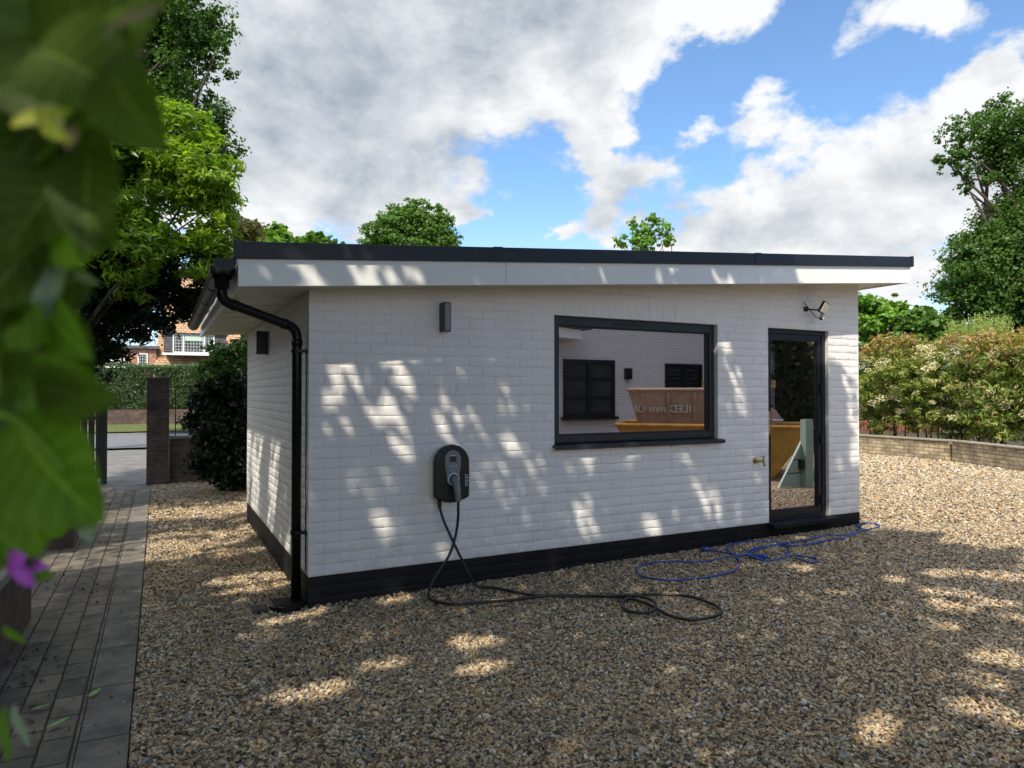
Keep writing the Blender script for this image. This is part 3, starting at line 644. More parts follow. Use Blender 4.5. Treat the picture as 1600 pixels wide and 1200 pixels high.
gcab = [(1.18, -.14), (1.31, -.30), (1.46, -.59), (1.64, -.72), (1.86, -.85), (2.02, -.99), (2.05, -1.2), (2.03, -1.41), (2.09, -1.55), (2.23, -1.59), (2.37, -1.54), (2.44, -1.4), (2.42, -1.2), (2.34, -1.08), (2.19, -.98), (2.08, -.99), (1.94, -1.04), (1.85, -1.19), (1.89, -1.3), (2.0, -1.3), (2.09, -1.2), (2.08, -1.02), (1.9, -.91), (1.75, -.79), (1.53, -.67), (1.31, -.63), (1.1, -.58), (.89, -.53), (.81, -.40)]
gcab[0] = (1.21, -.22)
def lift(i): return .030 if i in (20, 21, 22) else (.014 if i % 3 else .018)
cp = [(.955, -.06, .70), (.958, -.07, .64), (.975, -.10, .55), (1.03, -.14, .404), (1.10, -.18, .24), (1.15, -.20, .13)]
cp += [(x, y, gz(x)+.014+lift(i)) for i, (x, y) in enumerate(gcab)]
cp += [(.79, -.28, .045), (.84, -.22, .12), (.90, -.20, .19), (.99, -.185, .303), (1.040, -.18, .434), (1.060, -.182, .56), (1.058, -.19, .65), tuple(pb+Vector((.016, -.068, -.16)))]
MB().tube(spline(cp, 7), .0105, 10).build('cable', M['cable'], PLG, True)
MB().lathe([(.016, 0), (.016, .05), (.012, .07)], (.955, -.06, .705), (.05, -.1, -1), 14).build('cable_gland', M['black'], CH, True)
# lettering on the charger's right flank
def text_mesh(name, s, size, mtx, mtl, parent, ext=.0006):
    cu = bpy.data.curves.new(name+'_font', 'FONT'); cu.body = s; cu.size = size; cu.align_x = 'CENTER'; cu.align_y = 'CENTER'; cu.extrude = ext
    tmp = bpy.data.objects.new(name+'_tmp', cu); COL.objects.link(tmp)
    dg = bpy.context.evaluated_depsgraph_get(); me = bpy.data.meshes.new_from_object(tmp.evaluated_get(dg)); bpy.data.objects.remove(tmp)
    me.name = name; me.transform(mtx); me.materials.clear(); me.materials.append(mtl)
    o = bpy.data.objects.new(name, me); COL.objects.link(o)
    if parent: o.parent = parent; o.matrix_parent_inverse = pinv(parent)
    return o
text_mesh('lettering', 'zappi', .045, Matrix.Translation((cx+.108, -.1232, .84)) @ Matrix.Rotation(-math.pi/2, 4, 'Y') @ Matrix.Rotation(math.pi/2, 4, 'X'), M['ink'], CH)
# blue cable on the gravel
HZ = [(3.75, -.6), (3.72, -.46), (3.58, -.41), (3.23, -.42), (2.99, -.3), (2.79, -.26), (2.61, -.33), (2.5, -.49), (2.51, -.65), (2.65, -.77), (2.92, -.81), (3.21, -.79), (3.4, -.68), (3.58, -.48), (3.72, -.22), (3.85, -.1), (4.06, -.06), (4.25, -.08), (4.36, -.19), (4.32, -.36), (4.12, -.56), (3.89, -.67), (3.71, -.67), (3.72, -.49), (3.91, -.32), (4.17, -.28), (4.48, -.3), (4.73, -.3), (5.0, -.25), (5.23, -.32), (5.5, -.29), (5.84, -.24), (5.97, -.12), (5.92, -.04), (5.7, -.08), (5.57, -.24), (5.14, -.39), (4.91, -.4), (4.56, -.44), (4.37, -.39), (4.25, -.28), (4.0, -.34), (3.77, -.45), (3.74, -.68), (4.03, -.65), (4.11, -.75), (4.11, -.87), (4.0, -.9), (4.01, -.73)]
BC = empty('blue_cable', (4, -.4, gz(4)), 'thin blue extension cable tangled on the gravel by the door', 'cable')
MB().tube(spline([(x, y, gz(x)+.015+.004*math.sin(i*1.7)) for i, (x, y) in enumerate(HZ)], 6), .0075, 8).build('cable', M['blue'], BC, True)
MB().tube(spline([(x, y, gz(x)+.018) for x, y in [(3.56, -.17), (3.62, -.3), (3.63, -.44), (3.76, -.45), (3.79, -.55)]], 6), .0075, 8).build('cable', M['blue'], BC, True)
for p, q in (((3.56, -.17), (-.06, .06)), ((3.76, -.55), (.03, -.07))):
    x, y = p; MB().tube([(x, y, gz(x)+.024), (x+q[0]*.4, y+q[1]*.4, gz(x)+.026), (x+q[0], y+q[1], gz(x)+.026)], [.012, .024, .022], 12).build('connector', M['blue'], BC, True)
# tap
TP = empty('garden_tap', (4.30, -.003, .84), 'small brass garden tap on the front wall left of the glass door', 'tap')
tp = MB(); tp.lathe([(.030, 0), (.030, .008), (.016, .016), (.014, .05)], (4.30, -.003, .84), (0, -1, 0), 16)
tp.build('wall_plate', M['brass'], TP, True)
MB().tube([(4.30, -.04, .84), (4.305, -.07, .84), (4.325, -.085, .84)], .010, 10).build('tap_body', M['brass'], TP, True)
MB().tube([(4.325, -.085, .842), (4.332, -.09, .81), (4.335, -.092, .79)], [.014, .012, .014], 10).build('spout', M['brass'], TP, True)
MB().tube([(4.325, -.085, .84), (4.328, -.085, .885)], [.014, .008], 10).build('tap_stem', M['brass'], TP, True)
MB().box(4.295, -.091, .884, 4.355, -.079, .890).build('tap_handle', M['iron'], TP, bevel=.002)
# floodlight
FL = empty('floodlight', (5.03, -.003, 2.38), 'small floodlight with square lens and sensor above the glass door', 'floodlight')
MB().box(5.00, -.02, 2.352, 5.05, -.003, 2.40).build('wall_bracket', M['black'], FL, bevel=.004)
MB().tube([(5.025, -.01, 2.375), (5.07, -.10, 2.36), (5.085, -.15, 2.355)], .008, 8).build('arm', M['black'], FL)
fm = Matrix.Translation((5.095, -.175, 2.375)) @ Matrix.Rotation(R(8), 4, 'Z') @ Matrix.Rotation(R(25), 4, 'X') @ Matrix.Rotation(R(14), 4, 'Y')
h1 = MB().box(-.065, -.012, -.062, .065, .018, .062).build('lamp_body', M['black'], FL, bevel=.012, seg=3); h1.data.transform(fm)
h2 = MB().box(-.054, -.0155, -.050, .054, -.010, .050).build('lens', M['lens'], FL, bevel=.006); h2.data.transform(fm)
MB().tube([(5.075, -.16, 2.31), (5.065, -.165, 2.275)], .009, 8).build('sensor_arm', M['black'], FL)
MB().lathe([(.012, 0), (.020, .004), (.020, .028), (.012, .034)], (5.06, -.165, 2.283), (.1, -.2, -1), 14).build('sensor', M['black'], FL, True)
MB().lathe([(.012, 0), (.006, .012)], (5.066, -.184, 2.264), (.3, -.6, -.7), 10).build('sensor_eye', M['cream'], FL, True)
MB().tube(spline([(4.995, -.01, 2.45), (5.01, -.04, 2.40), (5.02, -.09, 2.33), (5.03, -.14, 2.275), (5.055, -.16, 2.272)], 6), .004, 6).build('wire', M['black'], FL)

# fallen leaves and a scrap
def leaf_shape(L_, W_, fold=.25, curl=.2, n=6):
    V = []; F = []
    for i in range(n+1):
        t = i/n; wdt = W_*(math.sin(math.pi*min(1, t**.8*.98+.01)))**.8 if 0 < i < n else .0008
        z = curl*L_*(t-.5)**2
        V += [(-wdt/2, t*L_-L_/2, z+fold*wdt/2), (0, t*L_-L_/2, z), (wdt/2, t*L_-L_/2, z+fold*wdt/2)]
    for i in range(n): a = i*3; F += [(a, a+1, a+4, a+3), (a+1, a+2, a+5, a+4)]
    return V, F
for (x, y, a, s, lab) in ((-1.33, -1.30, 1.0, .10, 'long green leaf fallen on the pavers, lower of three'), (-1.21, -1.01, .65, .085, 'green leaf fallen on the pavers near the edging slabs'), (-1.42, -1.08, 1.4, .08, 'green leaf fallen on the pavers, nearest the brick planter'), (-1.11, -.30, 1.7, .05, 'tiny green leaf fallen on the edging slabs'), (1.02, -.83, 1.9, .09, 'green leaf fallen on the gravel below the car charger'), (1.46, -.98, .8, .05, 'small green leaf fallen on the gravel beside the charging cable')):
    V, F = leaf_shape(s, s*.28); o = MB().add(V, F).build('fallen_leaf', M['litter'], None, True); o.location = (x, y, .034 if x < 0 else gz(x)+.022); o.rotation_euler = (.1, .1, -a); tag(o, lab, 'leaf', 'green leaves fallen on the ground')
nl = 900; lx_ = -1.62+np.abs(rng.normal(0, .22, nl))*np.sign(rng.random(nl)-.35); ly_ = rng.uniform(-3, 7, nl); okl = (lx_ > -2.05) & (lx_ < -1.08) & (np.sin(ly_*3.1+lx_*6)+rng.normal(0, .5, nl) > .1)
lp_ = np.stack([lx_, ly_, np.full(nl, .022)], 1)[okl]
LITTER = (lp_, np.tile([[0, 0, 1.]], (len(lp_), 1)))
dc = MB().box(-.36, .03, .002, -.26, .15, .022).build('drain_lid', M['dirtcover'], None, bevel=.006); tag(dc, 'small square black lid lying in the gravel left of the downpipe', 'drain lid')
# ------------------------------------------------------------ foliage
LEAFSH = {'diamond': ([(-.5, 0, 0), (0, -.36, .05), (.5, 0, 0), (0, .36, .05)], [(0, 1, 2, 3)]),
          'oak': ([(-.5, 0, 0), (-.1, -.38, .06), (.35, -.30, .02), (.5, 0, -.05), (.3, .32, .03), (-.15, .36, .07)], [(0, 1, 2, 3), (0, 3, 4, 5)]),
          'long': ([(-.5, 0, 0), (-.1, -.15, .05), (.5, 0, -.12), (-.1, .15, .05)], [(0, 1, 2, 3)])}
def leaves(name, pts, nrm, size, m, parent, shape='diamond', seed=1, smin=.6, tilt=.6, droop=0.):
    """one small face (or two) per leaf at pts, turned about nrm with scatter"""
    rg = np.random.default_rng(seed); n = len(pts)
    sv, sf = LEAFSH[shape]; sv = np.array(sv); k = len(sv)
    nn = nrm + rg.normal(0, tilt, (n, 3)); nn /= np.linalg.norm(nn, axis=1)[:, None]+1e-9
    a = rg.normal(0, 1, (n, 3)); a[:, 2] -= droop; a -= nn*(a*nn).sum(1)[:, None]; a /= np.linalg.norm(a, axis=1)[:, None]+1e-9
    b = np.cross(nn, a); s = size*(smin+(1.3-smin)*rg.random(n))
    V = pts[:, None, :] + s[:, None, None]*(sv[None, :, 0:1]*a[:, None, :]+sv[None, :, 1:2]*b[:, None, :]+sv[None, :, 2:3]*nn[:, None, :])
    F = (np.arange(n)[:, None, None]*k+np.array(sf)[None]).reshape(-1, len(sf[0]))
    at = np.repeat(rg.random(n), len(sf))
    return npmesh(name, V.reshape(-1, 3), F, m, parent, False, at)
def clump_pts(lobes, n, seed=1, per=14, shell=.5, cr=.16, flat=.8):
    """leaf points: ellipsoid lobes (cx,cy,cz,rx,ry,rz) carry boughs, boughs carry sprays, sprays carry leaves"""
    rg = np.random.default_rng(seed); Lb = np.array(lobes, float); wgt = Lb[:, 3]*Lb[:, 5]; wgt = wgt/wgt.sum()
    nb = max(len(Lb)*7, int(26*len(Lb)*cr/.16*.9)); li = np.concatenate([np.repeat(np.arange(len(Lb)), 5), rg.choice(len(Lb), nb, p=wgt)]); nb = len(li)
    d = rg.normal(0, 1, (nb, 3)); d[:, 2] += .15; d /= np.linalg.norm(d, axis=1)[:, None]
    rad = (shell+(1.12-shell)*rg.random(nb)**.6); c = Lb[li, :3]+Lb[li, 3:]*d*rad[:, None]
    ms = Lb[li, 3:].mean(1); br = ms*rg.uniform(.16, .38, nb); br = np.maximum(br, .12)
    ns = n//per; bi = rg.choice(nb, ns, p=br**2/(br**2).sum()); e = rg.normal(0, 1, (ns, 3)); e /= np.linalg.norm(e, axis=1)[:, None]
    sc_ = c[bi]+e*(br[bi]*(.35+.75*rg.random(ns)))[:, None]*np.array([1.1, 1.1, flat])
    sr = np.clip(br[bi]*.26, .05, .22)
    p = np.repeat(sc_, per, 0)+rg.normal(0, 1, (ns*per, 3))*np.repeat(sr, per)[:, None]*np.array([1, 1, .7])
    nr = np.repeat(d[bi]*.35+e*.5+np.array([0, 0, .6]), per, 0)
    return p, nr
def limbs(name, base, tops, r0, m, parent, seed=3, wander=.12):
    rg = random.Random(seed); mb = MB(); base = Vector(base)
    top0 = sum((Vector(t) for t in tops), Vector())/len(tops); fork = base.lerp(top0, .45)
    mb.tube(spline([base, base.lerp(fork, .5)+Vector((rg.uniform(-wander, wander), rg.uniform(-wander, wander), 0)), fork], 4), [r0*(1.25-.6*i/8) for i in range(9)], 10)
    for t in tops:
        t = Vector(t); s = base.lerp(fork, rg.uniform(.75, 1)); md_ = s.lerp(t, .5)+Vector((rg.uniform(-1, 1), rg.uniform(-1, 1), rg.uniform(.2, 1)))*wander*(t-s).length
        pts = spline([s, md_, t], 5); mb.tube(pts, [r0*.55*(1-.88*i/(len(pts)-1)) for i in range(len(pts))], 7)
        for _ in range(4):
            i = rg.randrange(3, len(pts)-1); q = pts[i]; e = q+Vector((rg.uniform(-1, 1), rg.uniform(-1, 1), rg.uniform(-.2, .6)))*min(.5, (t-s).length*.16)
            mb.tube([q, q.lerp(e, .5)+Vector((0, 0, .05)), e], [r0*.16, r0*.1, r0*.03], 5)
    return mb.build(name, m, parent, True)
def pl(lobes_px, D, sq=1.0, dy=.0):
    """lobes given by direction, distance and radius in pixels at that distance"""
    o = []
    for l in lobes_px:
        x, y, r_ = l[:3]; d = D+(l[3] if len(l) > 3 else 0); p = P(x, y, d); rr = r_*d/1077.
        o.append((p.x, p.y, p.z, rr, rr, rr*sq))
    return o
def tree(name, label, cat, lobes, n, size, m, base, r0, shape='diamond', seed=1, per=14, shell=.5, cr=.16, group=None, ntop=7, tilt=.6, droop=0, bark=None):
    t = empty(name, base, label, cat, group)
    p, nr = clump_pts(lobes, n, seed, per, shell, cr); leaves('crown', p, nr, size, m, t, shape, seed, tilt=tilt, droop=droop)
    tops = [l[:3] for l in lobes][:ntop] if len(lobes) > 1 else [lobes[0][:3]]
    limbs('trunk', base, tops, r0, bark or M['bark'], t, seed)
    return t

o = leaves('path_litter', LITTER[0], LITTER[1], .028, M['bark'], None, 'diamond', 6, .3, .35); tag(o, 'brown leaf litter and crumbs scattered on the block path', 'litter', None, 'stuff')
# near left: yellow-green tree over the path and its dark underside
near = [(190, 215, 70), (265, 225, 58), (315, 275, 52), (215, 300, 85), (285, 330, 68), (340, 315, 34), (330, 375, 40), (150, 260, 70, .5), (130, 360, 75), (205, 395, 70, -.3), (262, 400, 52, -.4),
        (60, 300, 110, .6), (40, 140, 110, .8), (350, 390, 22), (298, 205, 30)]
T1 = tree('leafy_tree', 'bright yellow green narrow leaved tree standing over the left path', 'tree', pl(near, 9.3), 64000, .135, M['l_bright'], (-2.9, 5.3, 0), .06, 'long', 11, 9, .4, .16, ntop=8, tilt=.55)
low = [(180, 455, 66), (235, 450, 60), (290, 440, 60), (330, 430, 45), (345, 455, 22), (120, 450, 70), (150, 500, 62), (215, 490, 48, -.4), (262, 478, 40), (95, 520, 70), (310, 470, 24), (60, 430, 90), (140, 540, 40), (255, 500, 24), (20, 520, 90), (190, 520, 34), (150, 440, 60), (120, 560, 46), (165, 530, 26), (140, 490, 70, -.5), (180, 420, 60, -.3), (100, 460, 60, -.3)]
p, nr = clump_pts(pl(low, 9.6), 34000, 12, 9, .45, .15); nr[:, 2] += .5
leaves('lower_crown', p, nr, .13, M['l_dusk'], T1, 'long', 12, tilt=.5, droop=.5)  # same tree's shaded foliage, the shade put into a darker leaf colour
bm = MB(); bm.tube(spline([P(60, 470, 9.3), P(170, 462, 9.4), P(250, 455, 9.5), P(335, 452, 9.8)], 6), [.05*(1-.03*i) for i in range(19)], 8); bm.tube(spline([P(60, 500, 9.3), P(150, 430, 9.4), P(230, 330, 9.5), P(300, 260, 9.7)], 6), [.06*(1-.04*i) for i in range(19)], 8)
bm.tube(spline([P(120, 640, 9.3), P(100, 540, 9.3), P(70, 430, 9.4), P(120, 330, 9.5)], 6), [.09*(1-.03*i) for i in range(19)], 8); bm.build('branch', M['bark'], T1, True)
# oak behind it
oak = [(215, 20, 90), (290, 55, 60), (322, 78, 34), (345, 68, 16), (325, 105, 34), (262, 110, 60), (300, 160, 42), (335, 165, 20), (330, 205, 30), (352, 228, 14), (345, 300, 26), (362, 278, 12), (355, 330, 18), (300, 215, 60), (180, 100, 90), (120, 40, 120), (300, 20, 45),
       (330, 250, 30), (305, 270, 50), (220, 190, 90), (60, 100, 120)]
tree('oak_tree', 'tall dark green oak behind the yellow green tree, top left', 'tree', pl(oak, 17.5), 150000, .10, M['l_oak'], (-6.5, 13.5, 0), .16, 'diamond', 21, 14, .25, .17, ntop=7)
tree('tan_topped_tree', 'tan and olive leaved tree showing just left of the black roof corner', 'tree', pl([(385, 365, 22), (375, 390, 24), (395, 400, 20), (372, 350, 10), (362, 410, 22)], 20), 3500, .16, M['l_tan'], P(385, 640, 20), .15, 'diamond', 31, 8, .4, .18)
tree('pale_green_tree', 'pale green tree top above the left end of the roof', 'tree', pl([(425, 378, 26), (410, 385, 18), (440, 392, 22)], 30), 2600, .26, M['l_fresh'], P(425, 640, 30), .2, 'diamond', 32, 8, .4, .18)
tree('mid_green_tree', 'low mid green tree tops between the pale tree and the round oak', 'tree', pl([(455, 385, 20), (480, 380, 20), (503, 378, 13), (525, 395, 18), (470, 400, 30), (500, 400, 30)], 34), 4200, .28, M['l_oak2'], P(480, 640, 34), .2, 'oak', 33, 8, .4, .16)
tree('round_oak', 'round crowned green oak rising behind the roof left of centre', 'tree', pl([(610, 350, 28), (640, 342, 28), (668, 345, 28), (690, 362, 26), (592, 368, 22), (640, 375, 45), (680, 385, 35), (600, 390, 32), (575, 380, 8), (708, 376, 12), (650, 335, 18)], 36), 34000, .15, M['l_oak2'], P(645, 640, 36), .4, 'diamond', 34, 10, .3, .18)
tree('sapling', 'thin young tree poking above the roof right of centre', 'tree', pl([(1006, 365, 15), (1030, 358, 13), (990, 350, 8), (1042, 352, 8), (1015, 345, 8), (970, 377, 10), (1040, 375, 12), (1005, 385, 22), (1025, 340, 5)], 24), 1500, .12, M['l_fresh'], P(1006, 640, 24), .07, 'oak', 35, 6, .2, .22)
# right side
bigoak = [(1540, 195, 42), (1500, 225, 34), (1480, 255, 18), (1570, 200, 48), (1520, 250, 40), (1505, 283, 12), (1512, 296, 7), (1560, 245, 36), (1600, 225, 55), (1490, 250, 20), (1635, 290, 40), (1630, 335, 30), (1548, 380, 28), (1502, 388, 18), (1560, 380, 60), (1510, 420, 34), (1490, 455, 34), (1470, 488, 26), (1540, 440, 60), (1600, 420, 90), (1600, 500, 90), (1520, 500, 50), (1640, 250, 80), (1680, 400, 120), (1580, 470, 60)]
tree('large_oak', 'large dark green oak at the right edge with two spreading limbs', 'tree', pl(bigoak, 25), 190000, .12, M['l_oak'], P(1625, 650, 25), .22, 'diamond', 41, 14, .2, .18, ntop=7)
tree('light_green_tree', 'light green tree tops behind the flowering hedge beside the wall end', 'tree', pl([(1370, 488, 26), (1400, 485, 20), (1345, 490, 26), (1385, 515, 40), (1330, 500, 40), (1350, 520, 30)], 27), 9000, .20, M['l_fresh'], P(1370, 650, 27), .25, 'oak', 42, 8, .35, .15)
tree('mid_green_bush', 'soft green tree between the light tree and the large oak', 'tree', pl([(1430, 498, 22), (1452, 505, 22), (1435, 525, 30), (1465, 520, 22)], 24), 5000, .18, M['l_oak2'], P(1440, 650, 24), .15, 'oak', 43, 8, .35, .15)
# pale upright shrub over the hedge
t = empty('pale_shrub', P(1527, 640, 17.5), 'pale yellow green shrub with upright shoots poking over the flowering hedge', 'shrub')
rg = np.random.default_rng(5); c = np.array(P(1527, 512, 17.5)); pts = []; nrs = []
for k in range(300):
    a = rg.uniform(0, 6.28); r_ = .62*math.sqrt(rg.random()); b0 = c+np.array([r_*math.cos(a), r_*math.sin(a), -.25-.3*rg.random()]); d = np.array([.5*math.cos(a)*r_, .5*math.sin(a)*r_, 1])*(.50+.22*rg.random()-.2*r_)
    for q in range(16): pts.append(b0+d*q/15*1.0); nrs.append(np.array([math.cos(q*2.4), math.sin(q*2.4), .3]))
leaves('foliage', np.array(pts), np.array(nrs), .07, M['l_conif'], t, 'long', 5)
MB().tube([P(1527, 640, 17.5), P(1527, 540, 17.5)], [.05, .02], 7).build('stem', M['bark'], t)
# flowering photinia hedge: a row of shrubs
def wallray(px):   # where the retaining wall stands, by direction
    t_ = (px-1345)/255.; return P(px, 650, 16.0-3.6*t_)
def hedge_shrub(px, w_, top, seed, lab, dd=1.0):
    D = 16.9-3.6*(px-1345)/255.+dd; b0 = P(px, 684, D); b0 = Vector((b0.x, b0.y, .45))
    t = empty('flowering_shrub', b0, lab, 'shrub', 'flowering photinia shrubs in the hedge')
    k = D/1077.; zt = P(px, top, D).z; lobes = []
    rg = random.Random(seed); H = zt-.75
    for i in range(15):
        ox = rg.uniform(-.5, .5)*w_*k; oy = rg.uniform(-.6, .6); z = .75+H*(i+.5)/15; lobes.append((b0.x+ox*_r.x+oy*_f.x, b0.y+ox*_r.y+oy*_f.y, z, w_*k*.36, .6, .34))
    p, nr = clump_pts(lobes, 9000, seed, 8, .5, .16); zc = (zt-.30)
    up = (p[:, 2]+rng.normal(0, .30, len(p)) > zc+.22) | (rng.random(len(p)) < .05)
    leaves('foliage', p[~up], nr[~up], .125, M['l_phot'], t, 'long', seed, tilt=.6); leaves('young_shoots', p[up], nr[up], .13, M['l_photred'], t, 'long', seed+1, tilt=.5)
    pf = []; rg2 = np.random.default_rng(seed)
    for i in range(rg.randrange(30, 42)):
        a = rg.uniform(-.5, .5)*w_*k; z = .9+(zt-1.0)*rg.random()**.85*(1 if rg.random() < .8 else .5)
        cc = np.array([b0.x+a*_r.x-_f.x*rg.uniform(.45, .85), b0.y+a*_r.y-_f.y*rg.uniform(.45, .85), z]); s_ = rg.uniform(.08, .20)
        d = rg2.normal(0, 1, (110, 3)); d /= np.linalg.norm(d, axis=1)[:, None]; pf.append(cc+d*s_*np.array([1, 1, .6])*rg2.uniform(.5, 1, (110, 1)))
    pf = np.concatenate(pf); leaves('flower_head', pf, np.tile([[0, 0, 1.]], (len(pf), 1)), .035, M['l_flow'], t, 'diamond', seed+2)['kind'] = 'stuff'
    st = MB()
    for i in range(5):
        a = rg.uniform(-.5, .5)*w_*k*.8; q = Vector((b0.x+a*_r.x, b0.y+a*_r.y, .1)); st.tube([q, q+Vector((rg.uniform(-.1, .1), 0, .6)), q+Vector((rg.uniform(-.2, .2), .1, 1.4))], [.022, .018, .008], 6)
    st.build('stem', M['bark'], t, True)
for i, (px, w_, top, lab) in enumerate(((1330, 90, 556, 'flowering shrub at the left end of the hedge, half hidden by the white wall'), (1395, 90, 545, 'shrub thick with cream blossom, second from the white wall'), (1455, 90, 538, 'flowering shrub in the hedge below the gap between the trees'), (1510, 90, 534, 'shrub with red new shoots below the pale upright shrub'), (1562, 85, 540, 'flowering shrub in the hedge second from the right edge'), (1622, 100, 536, 'shrub of the hedge cut by the right edge of the picture'))):
    hedge_shrub(px, w_, top, 60+i*5, lab, 1.0)
# low wall in front of the hedge
def low_wall(px0, px1, lab):
    a, b_ = wallray(px0), wallray(px1); a = Vector((a.x, a.y, 0)); b_ = Vector((b_.x, b_.y, 0)); d = (b_-a).normalized(); n = Vector((-d.y, d.x, 0))
    if n.dot(_f) < 0: n = -n
    h = .42; t = empty('low_brick_wall', a, lab, 'wall', 'low buff brick walls under the hedge')
    z0, z1 = 0.02, .10+h
    MB().prism([a+Vector((0, 0, z0)), b_+Vector((0, 0, z0)), b_+n*.2+Vector((0, 0, z0)), a+n*.2+Vector((0, 0, z0))], (0, 0, z1-z0)).build('brickwork', M['buffbrick'], t)
    o_ = n*-.03
    MB().prism([a+o_+Vector((0, 0, z1+.001)), b_+o_+Vector((0, 0, z1+.001)), b_+n*.23+Vector((0, 0, z1+.001)), a+n*.23+Vector((0, 0, z1+.001))], (0, 0, .032)).build('coping', M['stonecap'], t, bevel=.006)
low_wall(1280, 1484, 'left stretch of the low buff brick wall under the flowering hedge'); low_wall(1487, 1760, 'right stretch of the low buff brick wall under the flowering hedge')
# red fence and a pale drive glimpsed under the hedge
t = empty('timber_fence', P(1380, 680, 25), 'red stained timber fence glimpsed under the left end of the flowering hedge', 'fence')
a, b_ = P(1330, 650, 25), P(1470, 650, 24)
for k in range(26):
    q = a.lerp(b_, (k+.5)/26); MB().box(q.x-.08, q.y-.015, .1, q.x+.08, q.y+.015, .96+.02*math.sin(k)).build('board', M['redwood'], t)
k_ = a.lerp(b_, .5); MB().prism([(a.x, a.y+.03, .7), (b_.x, b_.y+.03, .7), (b_.x, b_.y+.07, .7), (a.x, a.y+.07, .7)], (0, 0, .08)).build('rail', M['redwood'], t)
# far hedge behind everything on the right
def hedge_box(name, lab, x0, y0, x1, y1, depth, z0, z1, n, size, m, seed, cat='hedge', dens_top=.3):
    a, b_ = np.array([x0, y0, 0.]), np.array([x1, y1, 0.]); L_ = np.linalg.norm(b_-a); d = (b_-a)/L_; nn = np.array([-d[1], d[0], 0]); rg = np.random.default_rng(seed)
    t = empty(name, (x0, y0, z0), lab, cat)
    s = rg.random(n)*L_; v = rg.uniform(-.5, .5, n)*depth; z = z0+(z1-z0)*rg.random(n)
    face = rg.random(n); v = np.where(face < .35, -depth/2, np.where(face < .6, depth/2, v)); z = np.where(face > 1-dens_top, z1, z)
    v = v*(1+.12*np.sin(s*2.3+z*1.9)+.08*np.sin(s*5.1-z*3)); z = z+.05*np.sin(s*1.7)*(z > z1-.05)+rg.normal(0, .05, n); v = v+rg.normal(0, .05, n)
    p = a+d*s[:, None]+nn*v[:, None]; p[:, 2] = z
    nr = nn*np.sign(v)[:, None]+np.array([0, 0, .4])+np.where((z > z1-.1)[:, None], np.array([[0, 0, 1.5]]), 0)
    leaves('foliage', p, nr, size, m, t, 'diamond', seed, tilt=.7)
    q = [Vector(a+nn*k) for k in (-depth*.36, depth*.36)]+[Vector(b_+nn*k) for k in (depth*.36, -depth*.36)]
    MB().prism([(c_.x, c_.y, max(z0, .0)) for c_ in q], (0, 0, z1-max(z0, 0)-.12)).build('branches', M['soil'], t)
    return t
hedge_box('far_hedge', 'dark green hedge behind the flowering shrubs on the right', 17.5, 16, 34, 4, 1.2, .9, 2.3, 16000, .16, M['l_oak2'], 77)

# ---- left background: gate pier, railings, shrubs, hedge, house
def ground_at(px, D): p = P(px, 640, D); return Vector((p.x, p.y, 0))
gp = empty('gate_pier', ground_at(247, 11.4), 'square dark brick gate pier at the end of the path', 'gate pier')
q = ground_at(247, 11.5); MB().box(q.x-.165, q.y-.165, -.05, q.x+.165, q.y+.165, 1.72).build('brickwork', M['darkbrick'], gp)
MB().box(q.x-.18, q.y-.18, 1.722, q.x+.18, q.y+.18, 1.77).build('cap', M['darkbrick'], gp, bevel=.01)
for z in (1.28,): MB().box(q.x-.12, q.y-.20, z-.04, q.x-.06, q.y-.166, z+.04).build('hinge', M['iron'], gp)
bw = empty('boundary_wall', (q.x+.17, q.y, 0), 'low dark brick boundary wall right of the gate pier', 'wall')
MB().box(q.x+.170, q.y-.11, -.05, q.x+4.5, q.y+.11, .74).build('brickwork', M['darkbrick'], bw); MB().box(q.x+.170, q.y-.13, .742, q.x+4.5, q.y+.13, .79).build('coping', M['stonecap'], bw, bevel=.006)
rl = empty('iron_railing', (q.x+.17, q.y, .79), 'thin black iron railing on the low wall right of the gate pier', 'railing')
for k in range(16):
    MB().box(q.x+.26+k*.22-.008, q.y-.008, .79, q.x+.26+k*.22+.008, q.y+.008, 1.62).build('bar', M['iron'], rl)
for z in (.84, 1.62): MB().box(q.x+.171, q.y-.012, z-.008, q.x+3.6, q.y+.012, z+.008).build('rail', M['iron'], rl)
sc2 = MB()
for k in range(5):
    c0 = Vector((q.x+.42+k*.22, q.y, .95)); sc2.tube([c0+Vector((.07*math.cos(a)*(1-a/14), 0, .07*math.sin(a)*(1-a/14))) for a in [i*.5 for i in range(20)]], .007, 5)
sc2.build('scrollwork', M['iron'], rl)
gt = empty('driveway_gate', ground_at(150, 11.6), 'black gate of upright boards standing open left of the path', 'gate')
g0 = ground_at(158, 11.4)
for k in range(9): MB().box(g0.x-.03-k*.105-.042, g0.y+.0+k*.02-.02, .10, g0.x-.03-k*.105+.042, g0.y+k*.02+.02, 1.30+.02*k).build('board', M['iron'], gt)
MB().tube([(g0.x+.02, g0.y+.05, .35), (g0.x-.95, g0.y+.24, .35)], .03, 6).build('rail', M['iron'], gt); MB().tube([(g0.x+.02, g0.y+.05, 1.1), (g0.x-.95, g0.y+.24, 1.1)], .03, 6).build('rail', M['iron'], gt)
MB().box(g0.x+.0, g0.y-.05, 0, g0.x+.09, g0.y+.05, 1.34).build('gate_post', M['iron'], gt)
